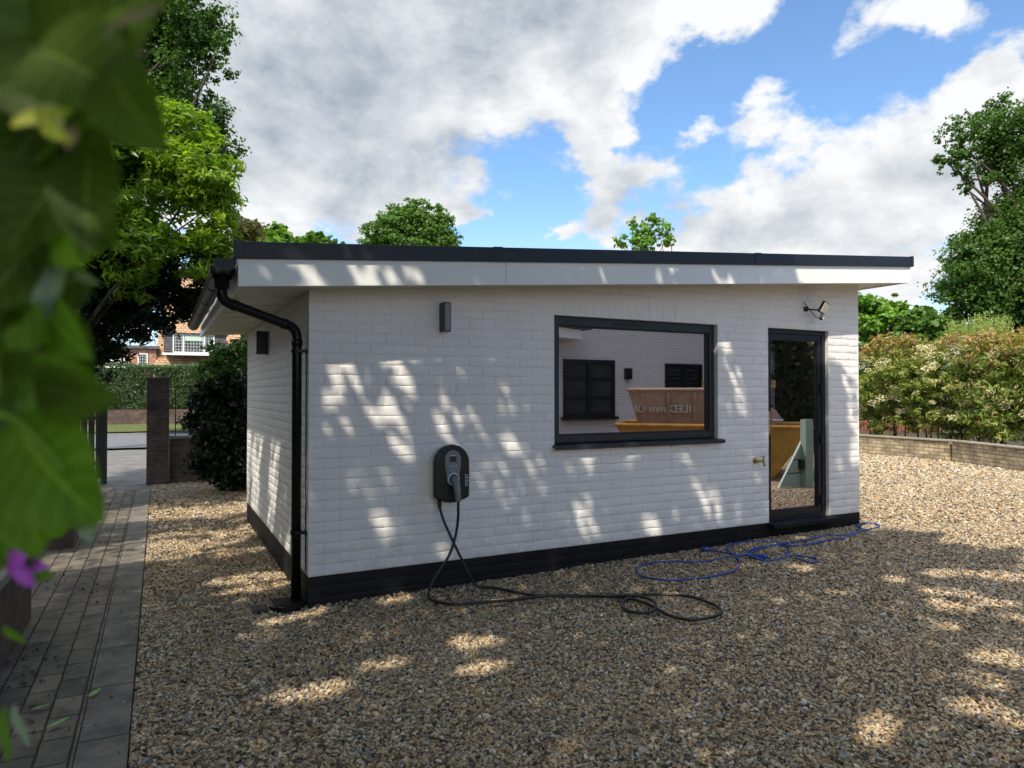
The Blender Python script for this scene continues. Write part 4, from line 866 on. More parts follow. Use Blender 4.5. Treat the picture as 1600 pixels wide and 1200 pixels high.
# dark climbing shrub in front of the wall
t = tree('dark_shrub', 'dark leafy evergreen shrub between the boundary wall and the outbuilding', 'shrub',
     pl([(350, 628, 36), (370, 670, 40), (345, 695, 30), (330, 655, 28), (375, 622, 36), (392, 655, 38), (360, 722, 24), (385, 705, 30), (335, 620, 22), (320, 635, 12), (400, 720, 30), (310, 655, 10), (420, 645, 50), (440, 690, 55), (350, 738, 22), (385, 735, 26), (330, 722, 18), (365, 748, 16), (410, 740, 26), (312, 690, 12)], 10.6), 36000, .075, M['l_dusk'], ground_at(372, 10.8), .03, 'diamond', 51, 10, .4, .16)
p, nr = clump_pts(pl([(350, 562, 16), (378, 562, 18), (340, 545, 8), (362, 545, 12), (383, 540, 10), (318, 580, 12), (335, 572, 14)], 10.4), 900, 52, 5, .3, .3)
leaves('young_shoots', p, nr, .085, M['l_oak2'], t, 'diamond', 52)
stt = MB()
for a_, b2 in (((345, 600), (338, 535)), ((365, 600), (362, 533)), ((378, 600), (384, 528)), ((330, 610), (314, 572))): MB().tube([P(*a_, 10.4), P((a_[0]+b2[0])/2+2, (a_[1]+b2[1])/2, 10.4), P(*b2, 10.4)], [.012, .009, .004], 5).build('stem', M['bark'], t)
p2 = np.concatenate([np.array(P(a+(c_-a)*s+rng.normal(0, 4), b_+(d_-b_)*s+rng.normal(0, 3), 10.4))[None] for (a, b_, c_, d_) in ((345, 600, 338, 535), (365, 600, 362, 533), (378, 600, 384, 528), (330, 610, 314, 572)) for s in np.linspace(.25, 1, 14)])
leaves('sprig_leaves', p2, np.tile([[0, -.6, .6]], (len(p2), 1)), .11, M['l_dark'], t, 'diamond', 53)
# small clump of white stones / flowers at the bed edge
t = tree('low_bed_plant', 'low leafy plant in the bed behind the edging', 'plant', pl([(305, 735, 9), (322, 738, 10), (290, 742, 6)], 12.2), 420, .06, M['l_oak'], ground_at(310, 12.2), .01, 'long', 54, 6, .2, .2, ntop=3)
mbw = MB()
for k in range(26):
    c0 = ground_at(355+random.uniform(-14, 20), 12.25+random.uniform(-.1, .25)); r_ = random.uniform(.03, .06); mbw.lathe([(.01, 0), (r_, r_*.4), (r_*.7, r_*.9), (.01, r_*1.05)], (c0.x, c0.y, .0), (random.uniform(-.3, .3), random.uniform(-.3, .3), 1), 7)
tag(mbw.build('pale_stones', M['stonecap']), 'small heap of pale stones on the bed behind the edging', 'stones', None, 'stuff')
# across the road: clipped hedge, low wall, grass
hedge_box('clipped_hedge', 'long clipped dark green hedge across the road', -26, 31, 12, 31, 1.3, .75, 2.78, 70000, .10, M['l_hedge'], 81)
t = empty('roadside_wall', (-26, 30.1, 0), 'low brick wall at the foot of the hedge across the road', 'wall')
MB().box(-26, 30.1, -.1, 18, 30.3, .78).build('brickwork', M['redbrick'] if False else M['darkbrick'], t)
n = 26000; gxs = rng.uniform(-12, 6, n); gys = rng.uniform(22.8, 29.4, n)
gp_ = np.stack([gxs, gys, np.full(n, .13)], 1); an = rng.uniform(0, 6.28, n)
o = leaves('verge_grass', gp_, np.stack([np.cos(an), np.sin(an), np.zeros(n)], 1), .11, M['grass'], None, 'long', 82, tilt=.2, droop=-2); tag(o, 'rough dry grass on the verge across the road', 'grass', None, 'stuff')
tree('hidden_garden_tree', 'dark leafy tree beyond the hedge at the far left', 'tree', [(-19, 33, 3.2, 2.2, 2, 2.4), (-21.5, 34, 3, 2, 2, 2), (-24, 33, 3, 2.5, 2, 2.6)], 9000, .25, M['l_dark'], (-20, 33, 0), .2, 'oak', 83, 9, .4, .15)
# house across the road
HY = 42.0
def hp(px, py, D=47.): return P(px, py, D)
H = empty('tiled_house', (-12, HY, 0), 'house with tall tan tiled roof, white dormer window and red brick bay across the road', 'house')
def onyd(px, py, y):
    v = _f+(px-800)/1077.*_r+(600-py)/1077.*_u; t_ = (y-CAM.y)/v.y; return CAM+t_*v
hx0 = onyd(205, 560, HY).x; hx1 = onyd(470, 560, HY).x
ze = onyd(300, 590, HY).z; zr = onyd(300, 430, HY+6).z
# roof slope facing us, starting low at the eaves
sl0 = onyd(238, 580, HY).x; slt = onyd(262, 440, HY+6).x
rm = MB(); rm.add([(0, 0, 0), (hx1-sl0, 0, 0), (hx1-sl0, 0, math.hypot(6, zr-ze)), (slt-sl0, 0, math.hypot(6, zr-ze))], [(0, 1, 2, 3)])
rm.add([(0, .15, 0), (hx1-sl0, .15, 0), (hx1-sl0, .15, math.hypot(6, zr-ze)), (slt-sl0, .15, math.hypot(6, zr-ze))], [(3, 2, 1, 0), (4, 5, 1, 0), (0, 3, 7, 4)] if False else [(3, 2, 1, 0)])
rf = rm.build('roof', M['tiles'], None); rf.parent = H; rf.location = (sl0+12, 0, ze); rf.rotation_euler = (-math.atan2(6, zr-ze), 0, 0)
MB().box(hx0-2, HY+2.6, 0, hx1, HY+12, ze+1.2).build('wall', M['redbrick'], H)
MB().box(sl0+.1, HY+.25, 0, hx1, HY+2.6, ze+.0).build('wall', M['redbrick'], H)
# brick bay with small window, left of the slope
bx0 = onyd(197, 560, HY+.9).x; bx1 = onyd(240, 560, HY+.9).x; bz = onyd(220, 541, HY+.9).z
MB().box(bx0, HY+.9, 0, bx1+.15, HY+3, bz-.15).build('bay_wall', M['redbrick'], H)
MB().box(bx0-.1, HY+.7, bz-.149, bx1+.3, HY+3, bz+.03).build('bay_roof', M['blackcork'], H)
def lattice_window(x0, x1, z0, z1, y, nx, ny, nm='window', bars=(), parent=H, fr=.07):
    f_ = MB(); frame_rect(f_, x0, x1, z0, z1, fr, fr, fr, fr, y-.06, y+.02)
    for b_ in bars: f_.box(b_-fr*.6, y-.058, z0+fr, b_+fr*.6, y+.018, z1-fr)
    o = f_.build(nm, M['upvc'], parent); MB().box(x0+fr*.8, y-.03, z0+fr*.8, x1-fr*.8, y-.01, z1-fr*.8).build('pane', M['farglass'], o)
    l_ = MB()
    for k in range(1, nx): xx = x0+(x1-x0)*k/nx; l_.box(xx-.007, y-.037, z0+fr, xx+.007, y-.031, z1-fr)
    for k in range(1, ny): zz = z0+(z1-z0)*k/ny; l_.box(x0+fr, y-.0365, zz-.007, x1-fr, y-.0315, zz+.007)
    l_.build('glazing_bars', M['upvc'], o); return o
s0, s1 = onyd(215, 552, HY+.9), onyd(231, 575, HY+.9); lattice_window(s0.x, s1.x, s1.z, s0.z, HY+.9, 4, 5)
# dormer
w0, w1 = onyd(270, 521, HY-.3), onyd(335, 552, HY-.3)
ch0, ch1 = onyd(256, 521, HY-.3), onyd(353, 551, HY-.3)
dorm = MB().box(ch0.x, HY-.25, ch1.z, ch1.x, HY+3.5, ch0.z).build('dormer', M['blackcork'], H)
MB().box(ch0.x-.1, HY-.33, w1.z-.16, ch1.x+.1, HY-.1, w1.z-.03).build('dormer_sill', M['upvc'], H)
dr = MB().box(ch0.x-.12, HY-.42, ch0.z, ch1.x+.12, HY+3.5, ch0.z+.09).build('dormer_roof', M['roof'], H)
lattice_window(w0.x, w1.x, w1.z-.02, w0.z-.02, HY-.27, 14, 6, bars=(w0.x+(w1.x-w0.x)*.25, w0.x+(w1.x-w0.x)*.75))
bl = MB().box(w0.x+(w1.x-w0.x)*.29, HY-.335, w0.z-.42, w0.x+(w1.x-w0.x)*.71, HY-.325, w0.z-.12).build('blind', simple('pale_blind', (.5, .6, .52), .7, 0, .05, 3, 0), H)
for s_ in range(7):   # waney boards on the cheeks
    zz = ch1.z+(ch0.z-ch1.z)*s_/7
    MB().box(ch0.x-.01, HY-.285+.0, zz, w0.x-.02, HY-.252, zz+(ch0.z-ch1.z)/7-.03).build('board', M['blackcork'], dorm); MB().box(w1.x+.02, HY-.285, zz, ch1.x+.01, HY-.252, zz+(ch0.z-ch1.z)/7-.03).build('board', M['blackcork'], dorm)
WH = empty('white_house', (-18, HY+1, 0), 'white rendered house wall left of the tiled house', 'house')
q0, q1 = onyd(60, 548, HY+1.5), onyd(197, 560, HY+1.5); MB().box(q0.x, HY+1.5, 0, q1.x-.05, HY+6, q0.z+.1).build('wall', M['white'], WH); MB().box(q0.x-.2, HY+1.3, q0.z+.101, q1.x+.0, HY+6.2, q0.z+.4).build('roof', M['roof'], WH)

hedge_box('unseen_hedge', 'tall dark hedge left of the path behind the foreground leaves, added to darken the side wall', -4.6, -7, -4.3, 4.2, 1.1, .0, 3.7, 14000, .13, M['l_dark'], 88)  # hedge out of view, put in to darken the side wall and path
# ---- brick planter at the left edge
pt = empty('brick_planter', (-1.75, 0, 0), 'low old brick planter wall with grey coping left of the path', 'planter')
MB().box(-2.4, -1.05, -.05, -1.68, .55, .50).build('brickwork', M['darkbrick'], pt, bevel=.006)
MB().box(-2.45, -1.1, .502, -1.64, .60, .56).build('coping', M['stonecap'], pt, bevel=.01)
mm = MB(); mm.tube(spline([(-1.674, -.98, .50), (-1.675, -.975, .35), (-1.674, -.985, .2), (-1.676, -.97, .03)], 5), [.018, .022, .014, .02, .012, .02, .024, .016, .012, .018, .02, .012, .02, .016, .012, .014], 6); mm.build('mortar_streak', M['stonecap'], pt)
pt2 = empty('brick_pillar', (-2.0, 2.5, 0), 'short dark brick pillar beyond the planter, half hidden by leaves', 'pillar')
MB().box(-2.15, 2.9, -.05, -1.66, 3.4, .27).build('brickwork', M['darkbrick'], pt2, bevel=.006)

# ---- what the glass reflects: the white house opposite, two stacked skips, a pallet
OH = empty('white_brick_house', (8, -9.2, 0), 'white painted brick house opposite, mirrored in the big window', 'house')
MB().box(3.0, -15, -.1, 16, -9.2, 4.3).build('wall', M['whitebrick'], OH)
MB().box(2.4, -15, 4.301, 16.6, -8.7, 4.55).build('roof', M['trim'], OH)
def mir(px, py, Y):    # the point on plane y=-Y seen mirrored in the glass (y=.089)
    v = _f+(px-800)/1077.*_r+(600-py)/1077.*_u; t_ = ((Y+.178)-CAM.y)/v.y; q = CAM+t_*v; return Vector((q.x, .178-q.y, q.z))
def dark_window(px0, py0, px1, py1, nbar, Y=9.2, bars=2):
    a, b_ = mir(px0, py0, Y), mir(px1, py1, Y); x0, x1, z0, z1 = a.x, b_.x, b_.z, a.z
    f_ = MB(); frame_rect(f_, x0, x1, z0, z1, .08, .08, .1, .1, -Y-.05, -Y+.05)
    for k in range(1, nbar): xx = x0+(x1-x0)*k/nbar; f_.box(xx-.08, -Y-.05, z0+.1, xx+.08, -Y+.049, z1-.1)
    for k in range(1, bars+1): zz = z0+(z1-z0)*k/(bars+1); f_.box(x0+.08, -Y+.01, zz-.015, x1-.08, -Y+.045, zz+.015)
    o = f_.build('window', M['doorframe'], OH); MB().box(x0+.07, -Y+.003, z0+.07, x1-.07, -Y+.012, z1-.07).build('pane', M['farglass'], o)
    MB().box(x0-.06, -Y+.0, z0-.08, x1+.06, -Y+.12, z0-.001).build('window_sill', M['doorframe'], o)
dark_window(879, 561, 959, 650, 2); dark_window(1038, 568, 1095, 626, 2, bars=8)
la = mir(979, 584, 9.2); L3 = MB().box(la.x-.09, -9.2, la.z-.14, la.x+.09, -9.09, la.z+.14).build('wall_lamp', M['black']); tag(L3, 'slim black lamp box on the white house opposite, mirrored in the window', 'wall lamp', 'slim box lamps on the outbuilding walls')
av, bv = mir(872, 527, 8.6), mir(915, 530, 8.6)
MB().prism([(av.x-2.5, -9.19, av.z+.10), (bv.x-.1, -9.19, bv.z+.0), (bv.x-.1, -9.19, bv.z+.22), (av.x-2.5, -9.19, av.z+.42)], (0, .55, 0)).build('eaves', M['upvc'], OH)
MB().prism([(av.x-2.6, -9.19, av.z+.43), (bv.x+.15, -9.19, bv.z+.23), (bv.x+.15, -9.19, bv.z+.31), (av.x-2.6, -9.19, av.z+.53)], (0, .62, 0)).build('eaves_trim', M['trim'], OH)

def skip(name, lab, mt, c, ang, L_, W_, z0, z1, taper, rimr=.03):
    t = empty(name, (c[0], c[1], z0), lab, 'skip', 'builders skips stacked on the gravel', ang)
    hl, hw = L_/2, W_/2; a = taper
    def ring(l, w2, z): return [(-l, -w2, z), (l, -w2, z), (l, w2, z), (-l, w2, z)]
    H_ = z1-z0; b_ = MB(); o_ = ring(hl-a, hw-.12, 0); tp_ = ring(hl, hw, H_); i_t = ring(hl-.02, hw-.02, H_-.01); i_b = ring(hl-a-.0, hw-.15, .05)
    b_.add(o_+tp_+i_t+i_b, [(3, 2, 1, 0), (0, 1, 5, 4), (1, 2, 6, 5), (2, 3, 7, 6), (3, 0, 4, 7), (8, 9, 13, 12), (9, 10, 14, 13), (10, 11, 15, 14), (11, 8, 12, 15), (12, 13, 14, 15), (4, 5, 9, 8), (5, 6, 10, 9), (6, 7, 11, 10), (7, 4, 8, 11)])
    q = b_.build('body', mt, None); q.parent = t
    rp = [Vector(p) for p in ring(hl, hw, H_)]; r_ = MB()
    for k in range(4): r_.tube([rp[k], rp[(k+1) % 4]], rimr, 8)
    q = r_.build('rim', mt, None); q.parent = t
    for k in range(5):
        for sgn in (-1, 1):
            x = (-.5+k/4)*(L_-2*a)*.9; r2 = MB().hexa([(x-.03, sgn*(hw-.12), .05), (x+.03, sgn*(hw-.12), .05), (x+.03, sgn*(hw-.08), .05), (x-.03, sgn*(hw-.08), .05), (x-.03, sgn*hw, H_-.05), (x+.03, sgn*hw, H_-.05), (x+.03, sgn*(hw+.04), H_-.05), (x-.03, sgn*(hw+.04), H_-.05)]).build('rib', mt, None); r2.parent = t
    for sgn in (-1, 1):
        for x in ((-L_*.22, L_*.22) if L_ > 3 else ()): q = MB().lathe([(.05, 0), (.05, .12), (.07, .12), (.07, .15)], (x, sgn*(hw-.03), H_*.55), (0, sgn, 0), 12).build('lifting_lug', M['iron'], None); q.parent = t
    return t
sa = mir(985, 673, 5.15); sb = mir(1282, 673, 2.95)
cS = (7.74, -4.11); ANG = math.atan2(-2.95+5.35, 8.95-6.55)
S1 = skip('builders_skip', 'yellow builders skip on the gravel, mirrored in the door and window', M['yellowpaint'], cS, ANG, 3.15, 1.5, .07, .96, .62)
c2 = (cS[0]+.35*math.sin(ANG)-.25*math.cos(ANG), cS[1]-.35*math.cos(ANG)-.25*math.sin(ANG))
S2 = skip('builders_skip', 'tan skip with white lettering stacked in the yellow skip', M['tanpaint'], c2, ANG, 2.3, 1.5, .97, 1.57, .16)
tx = text_mesh('lettering', 'ILED mm OI', .19, Matrix.Rotation(math.pi, 4, 'Z') @ Matrix.Translation((0.55, 0, .26)) @ Matrix.Rotation(math.pi/2, 4, 'X') , M['white'], None, .004)
tx.data.transform(Matrix.Translation((0, .755-.05, 0)) @ Matrix.Rotation(0, 4, 'X')); tx.parent = S2
pal = empty('wooden_pallet', (c2[0]+.5, c2[1]+.5, 1.6), 'pale wooden pallet lying on top of the tan skip', 'pallet', None, ANG)
for k in range(6): q = MB().box(-.6, -.5+k*.18, .10, .6, -.40+k*.18, .118).build('board', M['palewood'], None); q.parent = pal
for x in (-.55, 0, .55):
    for y in (-.45, 0, .42): q = MB().box(x-.05, y-.05, .019, x+.05, y+.05, .099).build('block', M['palewood'], None); q.parent = pal
for y in (-.45, 0, .42): q = MB().box(-.6, y-.05, .0, .6, y+.05, .018).build('board', M['palewood'], None); q.parent = pal
# sack, sage green panel and post beside the skip
sk = MB(); sk.lathe([(.05, 0), (.22, .03), (.25, .16), (.23, .30), (.14, .40), (.04, .44)], (8.35, -3.5, .83), (.1, .15, 1), 14); o = sk.build('rubble_sack', M['bag'], None, True); tag(o, 'brown sack of rubble in the yellow skip, mirrored in the door', 'sack')
dtx = o.modifiers.new('d', 'DISPLACE'); ct = bpy.data.textures.new('crumple', 'CLOUDS'); ct.noise_scale = .25; dtx.texture = ct; dtx.strength = .12
pn = empty('sage_panel', (7.7, -2.2, gz(7.7)), 'sage green boarded side panel with upright post, mirrored in the glass door', 'panel')
def mirz(px, py, Y): return mir(px, py, Y)
ta, tb, tc3 = mir(1213, 757, 2.2), mir(1250, 757, 2.2), mir(1250, 686, 2.2)
MB().prism([(ta.x, -2.22, .105), (tb.x, -2.22, .105), (tc3.x, -2.22, tc3.z)], (0, .035, 0)).build('boarding', M['sage'], pn)
for zz in (.30, .50): MB().box(tb.x-(tb.x-ta.x)*(1-(zz-.1)/(tc3.z-.1))+.01, -2.184, zz, tb.x, -2.180, zz+.012).build('board_joint', M['iron'], pn)
pa_, pb_ = mir(1252, 757, 2.15), mir(1263, 655, 2.15); MB().box(pa_.x, -2.2, .09, pb_.x, -2.10, pb_.z).build('post', M['sage'], pn)
for zz in (.45, .60, .62, .78): MB().lathe([(.008, 0), (.008, .003)], ((pa_.x+pb_.x)/2, -2.10, zz), (0, 1, 0), 8).build('bolt', M['iron'], pn)
MB().box(tb.x-.10, -2.18, .36, tb.x-.02, -2.12, .50).build('latch', M['iron'], pn)
hedge_box('tall_garden_hedge', 'tall dark hedge behind the skips, mirrored in the glass door', 15.2, -9, 12.6, -.8, 1.0, .1, 3.4, 9000, .16, M['l_dark'], 91)

# ------------------------------------------------------------ the tree whose dappled shade lies on wall and gravel
K1, K2 = -SUN.x/SUN.y*-1, -SUN.z/SUN.y
K1, K2 = SUN.x/SUN.y, -SUN.z/SUN.y            # .781, 1.511: sun ray traced to the plane of the front wall
LIT = [(0.18, 1.69, 0.29, 1.23, 0.035), (0.33, 1.7, 0.53, 1.25, 0.065), (0.62, 1.75, 0.74, 1.49, 0.035), (0.53, 1.49, 0.72, 1.18, 0.03), (0.97, 1.59, 1.22, 1.1, 0.055), (0.95, 1.34, 1.04, 1.17, 0.035), (1.13, 1.77, 1.22, 1.53, 0.035), (1.4, 1.79, 1.53, 1.58, 0.055), (1.55, 1.54, 1.62, 1.11, 0.055), (1.21, 1.36, 1.31, 1.14, 0.045), (1.14, 1.19, 1.2, 1.06, 0.04), (0.56, 0.9, 0.62, 0.81, 0.02), (1.25, 0.86, 1.38, 0.61, 0.045), (1.54, 1.21, 1.62, 1.05, 0.04), (1.64, 1.05, 1.84, 0.9, 0.055), (1.68, 0.6, 1.74, 0.54, 0.02), (1.0, 0.34, 1.05, 0.23, 0.035), (0.5, 0.65, 0.57, 0.48, 0.035), (0.64, 1.17, 0.74, 1.01, 0.035), (2.24, 0.49, 2.42, 0.23, 0.045), (2.93, 0.46, 3.08, 0.22, 0.05), (3.35, 0.96, 3.81, 0.36, 0.105), (3.32, 0.36, 3.39, 0.26, 0.035), (2.29, 0.98, 2.38, 0.86, 0.035), (2.79, 0.96, 2.91, 0.84, 0.035), (3.89, 2.04, 4.18, 1.34, 0.065), (5.69, 2.16, 5.89, 0.91, 0.18), (-0.14, 1.84, -0.08, 1.75, 0.016), (0.08, 1.86, 0.29, 1.72, 0.05), (0.46, 1.89, 0.57, 1.74, 0.03), (0.62, 1.89, 0.76, 1.76, 0.05), (0.86, 1.91, 0.98, 1.8, 0.05), (4.82, 2.26, 5.0, 2.1, 0.161), (5.37, 2.3, 5.51, 2.13, 0.291), (6.17, 2.37, 6.28, 2.19, 0.376), (1.53, -1.65, 1.8, -1.85, 0.126), (1.74, -2.3, 1.95, -2.35, 0.121), (1.07, -1.86, 1.21, -1.89, 0.155), (0.72, -2.09, 1.0, -2.16, 0.148), (0.6, -0.16, 0.8, -0.2, 0.106), (0.0, -0.21, 0.14, -0.21, 0.15), (-0.11, -0.36, -0.06, -0.27, 0.12), (-3.15, 4.91, -2.54, 5.01, 0.627), (-3.35, 4.26, -2.44, 3.83, 0.373), (-2.28, 3.15, -1.81, 3.07, 0.272), (-1.17, 1.54, -0.84, 1.48, 0.285), (-0.93, 0.98, -0.66, 1.04, 0.209), (-3.38, 3.61, -2.91, 3.56, 1.24), (5.8, -2.31, 6.19, -2.57, 0.141), (6.28, -2.64, 6.65, -2.98, 0.16), (5.51, -2.69, 5.89, -3.09, 0.126), (5.79, -3.18, 6.08, -3.48, 0.102), (5.52, -3.2, 5.69, -3.38, 0.084), (5.83, -3.6, 5.98, -3.8, 0.103), (5.31, -2.22, 5.4, -2.36, 0.099), (5.3, -3.49, 5.36, -3.6, 0.075), (4.47, -1.28, 4.64, -1.5, 0.123), (5.25, -4.04, 5.52, -4.35, 0.126), (4.99, -4.26, 5.17, -4.49, 0.093), (4.78, -4.5, 4.99, -4.72, 0.085), (4.99, -4.8, 5.05, -4.92, 0.072), (3.13, -1.47, 3.25, -1.59, 0.053), (-2.85, 6.45, -2.82, 5.58, 0.517), (-2.29, 5.34, -2.18, 4.47, 1.043), (-1.37, 3.52, -1.26, 2.98, 0.257)]
EDGE = [(-9, 9.5), (-5.2, 5.6), (-4.0, 6.3), (-2.41, 7.06), (-2.0, 6.97), (-1.57, 6.65), (-.95, 6.5), (-.5, 6.21), (-.04, 5.83), (.9, 5.86), (1.5, 5.9), (2.0, 5.1), (2.4, 4.9), (9, 4.5)]
def shade_tree():
    rg = np.random.default_rng(3); n = 190000
    nc = n//7; u = rg.uniform(-7.5, 8.5, nc); v = rg.uniform(-12, 6.2, nc)
    h = rg.uniform(0, 1, nc); zt = np.maximum(5.0+1.6*h, v+.9+.8*h)
    u = np.repeat(u, 7)+rg.normal(0, .09, nc*7); v = np.repeat(v, 7)+rg.normal(0, .16, nc*7); z = np.repeat(zt, 7)+rg.normal(0, .12, nc*7)
    ue = np.interp(v, [e[0] for e in EDGE], [e[1] for e in EDGE])
    soft = .12*np.sin(v*5.1)+.10*np.sin(v*11.3+1)+.05*np.sin(v*23)
    ok = u < ue+soft
    # dapple: thin places in the crown
    nf = np.sin(u*2.9+np.sin(v*1.7)*1.3)*np.sin(v*2.3+np.sin(u*1.9)*1.5+.7)+.45*np.sin(u*6.7+v*3.1)*np.sin(v*5.9-u*2.2)
    sunny = (v < -2.6) & (u > 3.9) & (nf > 1.05)
    sunny |= (v > 2.6) & (v < 6.5) & (u > -5) & (u < -.6) & (nf > .85)
    ok &= ~sunny
    lx = np.zeros(len(u), bool)
    for a0, a1, b0, b1, w_ in LIT:
        ax, ay = b0-a0, b1-a1; t_ = np.clip(((u-a0)*ax+(v-a1)*ay)/(ax*ax+ay*ay+1e-9), 0, 1)
        d = np.hypot(u-a0-t_*ax, v-a1-t_*ay)
        prof = np.where(w_ > .25, 1., np.sqrt(np.clip(1-(2*np.abs(t_-.5))**3*.6, .2, 1)))
        lx |= d < w_*(.5 if w_ > .5 else .78)*prof+np.where(v < -.6, .035, .03)
    if True:
        big = lx & ((rg.random(len(lx)) < np.where(v < -.6, .02, np.where((v < 1.9) & (u > 1.1) & (u < 5.4), .27, np.where(v > 2.8, .03, .06)))) | ((v > 2.8) & (u < 0) & ((nf < -.62) | (rg.random(len(lx)) < .05))))       # big sunny patches on path and gravel keep some leaf shade
        ok &= (~lx) | big
    u, v, z = u[ok], v[ok], z[ok]; t_ = (z-v)/SUN.z
    p = np.stack([u+t_*SUN.x, t_*SUN.y, z], 1)
    # keep the crown clear of the view
    rel = p-np.array(CAM); dp = rel@np.array(_f); up = rel@np.array(_u); ri = rel@np.array(_r)
    vis = (dp > 0) & (up < .62*dp) & (np.abs(ri) < .85*dp); p = p[~vis]
    T = empty('shade_tree', (-5.2, -9.5, 0), 'broad leafy tree behind the viewer that dapples the wall and gravel with shade', 'tree')
    leaves('crown', p, np.tile(np.array(SUN)[None]*.9, (len(p), 1)), .115, M['l_oak'], T, 'diamond', 9, tilt=.45)
    limbs('trunk', (-5.2, -9.5, 0), [(-8, -8, 5.3), (-4, -6.5, 5.6), (-1, -8.5, 5.6), (-6, -12, 5.5), (-2, -11.5, 5.4), (-5.5, -4.8, 5.8)], .3, M['bark'], T, 9)
shade_tree()
tree('unseen_path_tree', 'unseen leafy tree added left of the path, above the frame, to shade the far gravel', 'tree', [(-3.9, 2.2, 6.3, 1.3, 1.2, .9), (-2.9, 2.6, 6.7, 1.1, 1.0, .8), (-4.6, 3.4, 6.6, 1.2, 1.0, .9)], 14000, .12, M['l_oak'], (-5.0, 2.8, 0), .12, 'diamond', 97, 12, .1, .25)  # out of view, added to cast more shade on the far gravel

# ------------------------------------------------------------ out of focus plant close to the lens
def big_leaf(c, L_, W_, ang, D, m, parent, tilt=.3, curl=.25, fold=.25, roll=0., seed=0, heart=.0):
    """a leaf with cupped halves, midrib and toothed edge; sizes in photo pixels at depth D"""
    rg = random.Random(seed); k = D/1077.; Lr, Wr = L_*k, W_*k; n, w2 = 16, 6; V = []; F = []; ST = []
    for i in range(n+1):
        t = i/n; ww = Wr/2*(math.sin(math.pi*t**.75))**.75*(1+.05*math.sin(i*2.6)) if 0 < i < n else Wr*.01
        for j in range(-w2, w2+1):
            s = j/w2; x = s*ww; y = (t-.5)*Lr-heart*Lr*.18*abs(s)**1.5*(1-t)**2
            z = fold*abs(x)-curl*Lr*(t-.45)**2*1.2+.012*Lr*math.sin(9*t+abs(s)*5)*abs(s)
            V.append((x, y, z)); ST.append((s, t))
    m2 = 2*w2+1
    for i in range(n):
        for j in range(m2-1): a = i*m2+j; F.append((a, a+1, a+m2+1, a+m2))
    o = MB().add(V, F).build('leaf', m, parent, True)
    for nm_, q_ in (('ls', 0), ('lt', 1)):
        at_ = o.data.attributes.new(nm_, 'FLOAT', 'POINT'); at_.data.foreach_set('value', [x[q_] for x in ST])
    # basis: picture plane at D, turned by ang (0 = tip up), tilted
    bx = Matrix((tuple(_r), tuple(_u), tuple(-_f))).transposed().to_4x4()
    Mx = Matrix.Translation(P(c[0], c[1], D)) @ bx @ Matrix.Rotation(ang, 4, 'Z') @ Matrix.Rotation(tilt, 4, 'X') @ Matrix.Rotation(roll, 4, 'Y')
    o.data.transform(Mx)
    return o
def plantleaf(name, c0, c1, rough=.38, trans=.25, veins=True):
    m, t, b = mat(name); n = tex(t, 'ShaderNodeTexNoise', 30, 5, .6)
    c = ramp(t, n.outputs[0], [(.3, c0), (.7, c1)])
    if veins:
        sa_ = t.nodes.new('ShaderNodeAttribute'); sa_.attribute_name = 'ls'; ta_ = t.nodes.new('ShaderNodeAttribute'); ta_.attribute_name = 'lt'
        ab = mth('ABSOLUTE', sa_.outputs['Fac'], tree=t); rib = mth('LESS_THAN', ab, .035, tree=t)
        ph = mth('FRACT', mth('SUBTRACT', mth('MULTIPLY', ta_.outputs['Fac'], 7, tree=t), mth('MULTIPLY', ab, 1.6, tree=t), tree=t), tree=t)
        sv_ = mrange(mth('ABSOLUTE', mth('SUBTRACT', ph, .5, tree=t), tree=t), .0, .10, .30, 0, t)
        vv_ = mth('MAXIMUM', rib, sv_, tree=t); bl_ = mrange(mth('ABSOLUTE', mth('SUBTRACT', ph, .5, tree=t), tree=t), .1, .5, 1.08, .93, t)
        vm_ = t.nodes.new('ShaderNodeVectorMath'); vm_.operation = 'SCALE'; t.links.new(c, vm_.inputs[0]); t.links.new(bl_, vm_.inputs['Scale'])
        c = mixc(mth('MULTIPLY', vv_, .45, tree=t), vm_.outputs[0], tuple(min(.6, x*2.6+.03) for x in c1), t)
        bump(t, b, mth('MULTIPLY', vv_, -1, tree=t), .5, .001)
    t.links.new(c, b.inputs['Base Color']); b.inputs['Roughness'].default_value = rough; b.inputs['Specular IOR Level'].default_value = .25
    tr = t.nodes.new('ShaderNodeBsdfTranslucent'); t.links.new(mixc(1.0, c, (1.6, 1.9, .4), t, 'MULTIPLY'), tr.inputs[0]); mx = t.nodes.new('ShaderNodeMixShader'); mx.inputs[0].default_value = trans
    t.links.new(b.outputs[0], mx.inputs[1]); t.links.new(tr.outputs[0], mx.inputs[2]); t.links.new(mx.outputs[0], t.nodes['Material Output'].inputs[0]); return m
pg = plantleaf('glossy_leaf', (.085, .18, .014), (.13, .25, .025), .5, .35); pd = plantleaf('deep_leaf', (.050, .088, .010), (.085, .135, .016), .55, .35); pp_ = plantleaf('pale_leaf_underside', (.20, .28, .20), (.28, .36, .27), .6); py_ = plantleaf('sunlit_yellow_bract', (.72, .76, .10), (.80, .74, .26), .5, .4, False); pt_ = plantleaf('pink_brown_twig', (.26, .20, .15), (.34, .26, .2), .6, .25, False); pl_ = plantleaf('lit_leaf', (.12, .24, .02), (.20, .33, .04), .5, .5)  # bract and lit leaf carry sunlight in their brighter colour
FP = empty('foreground_plant', P(-200, 900, .6), 'large out of focus green leaves and stems crowding the left edge close to the lens', 'plant')
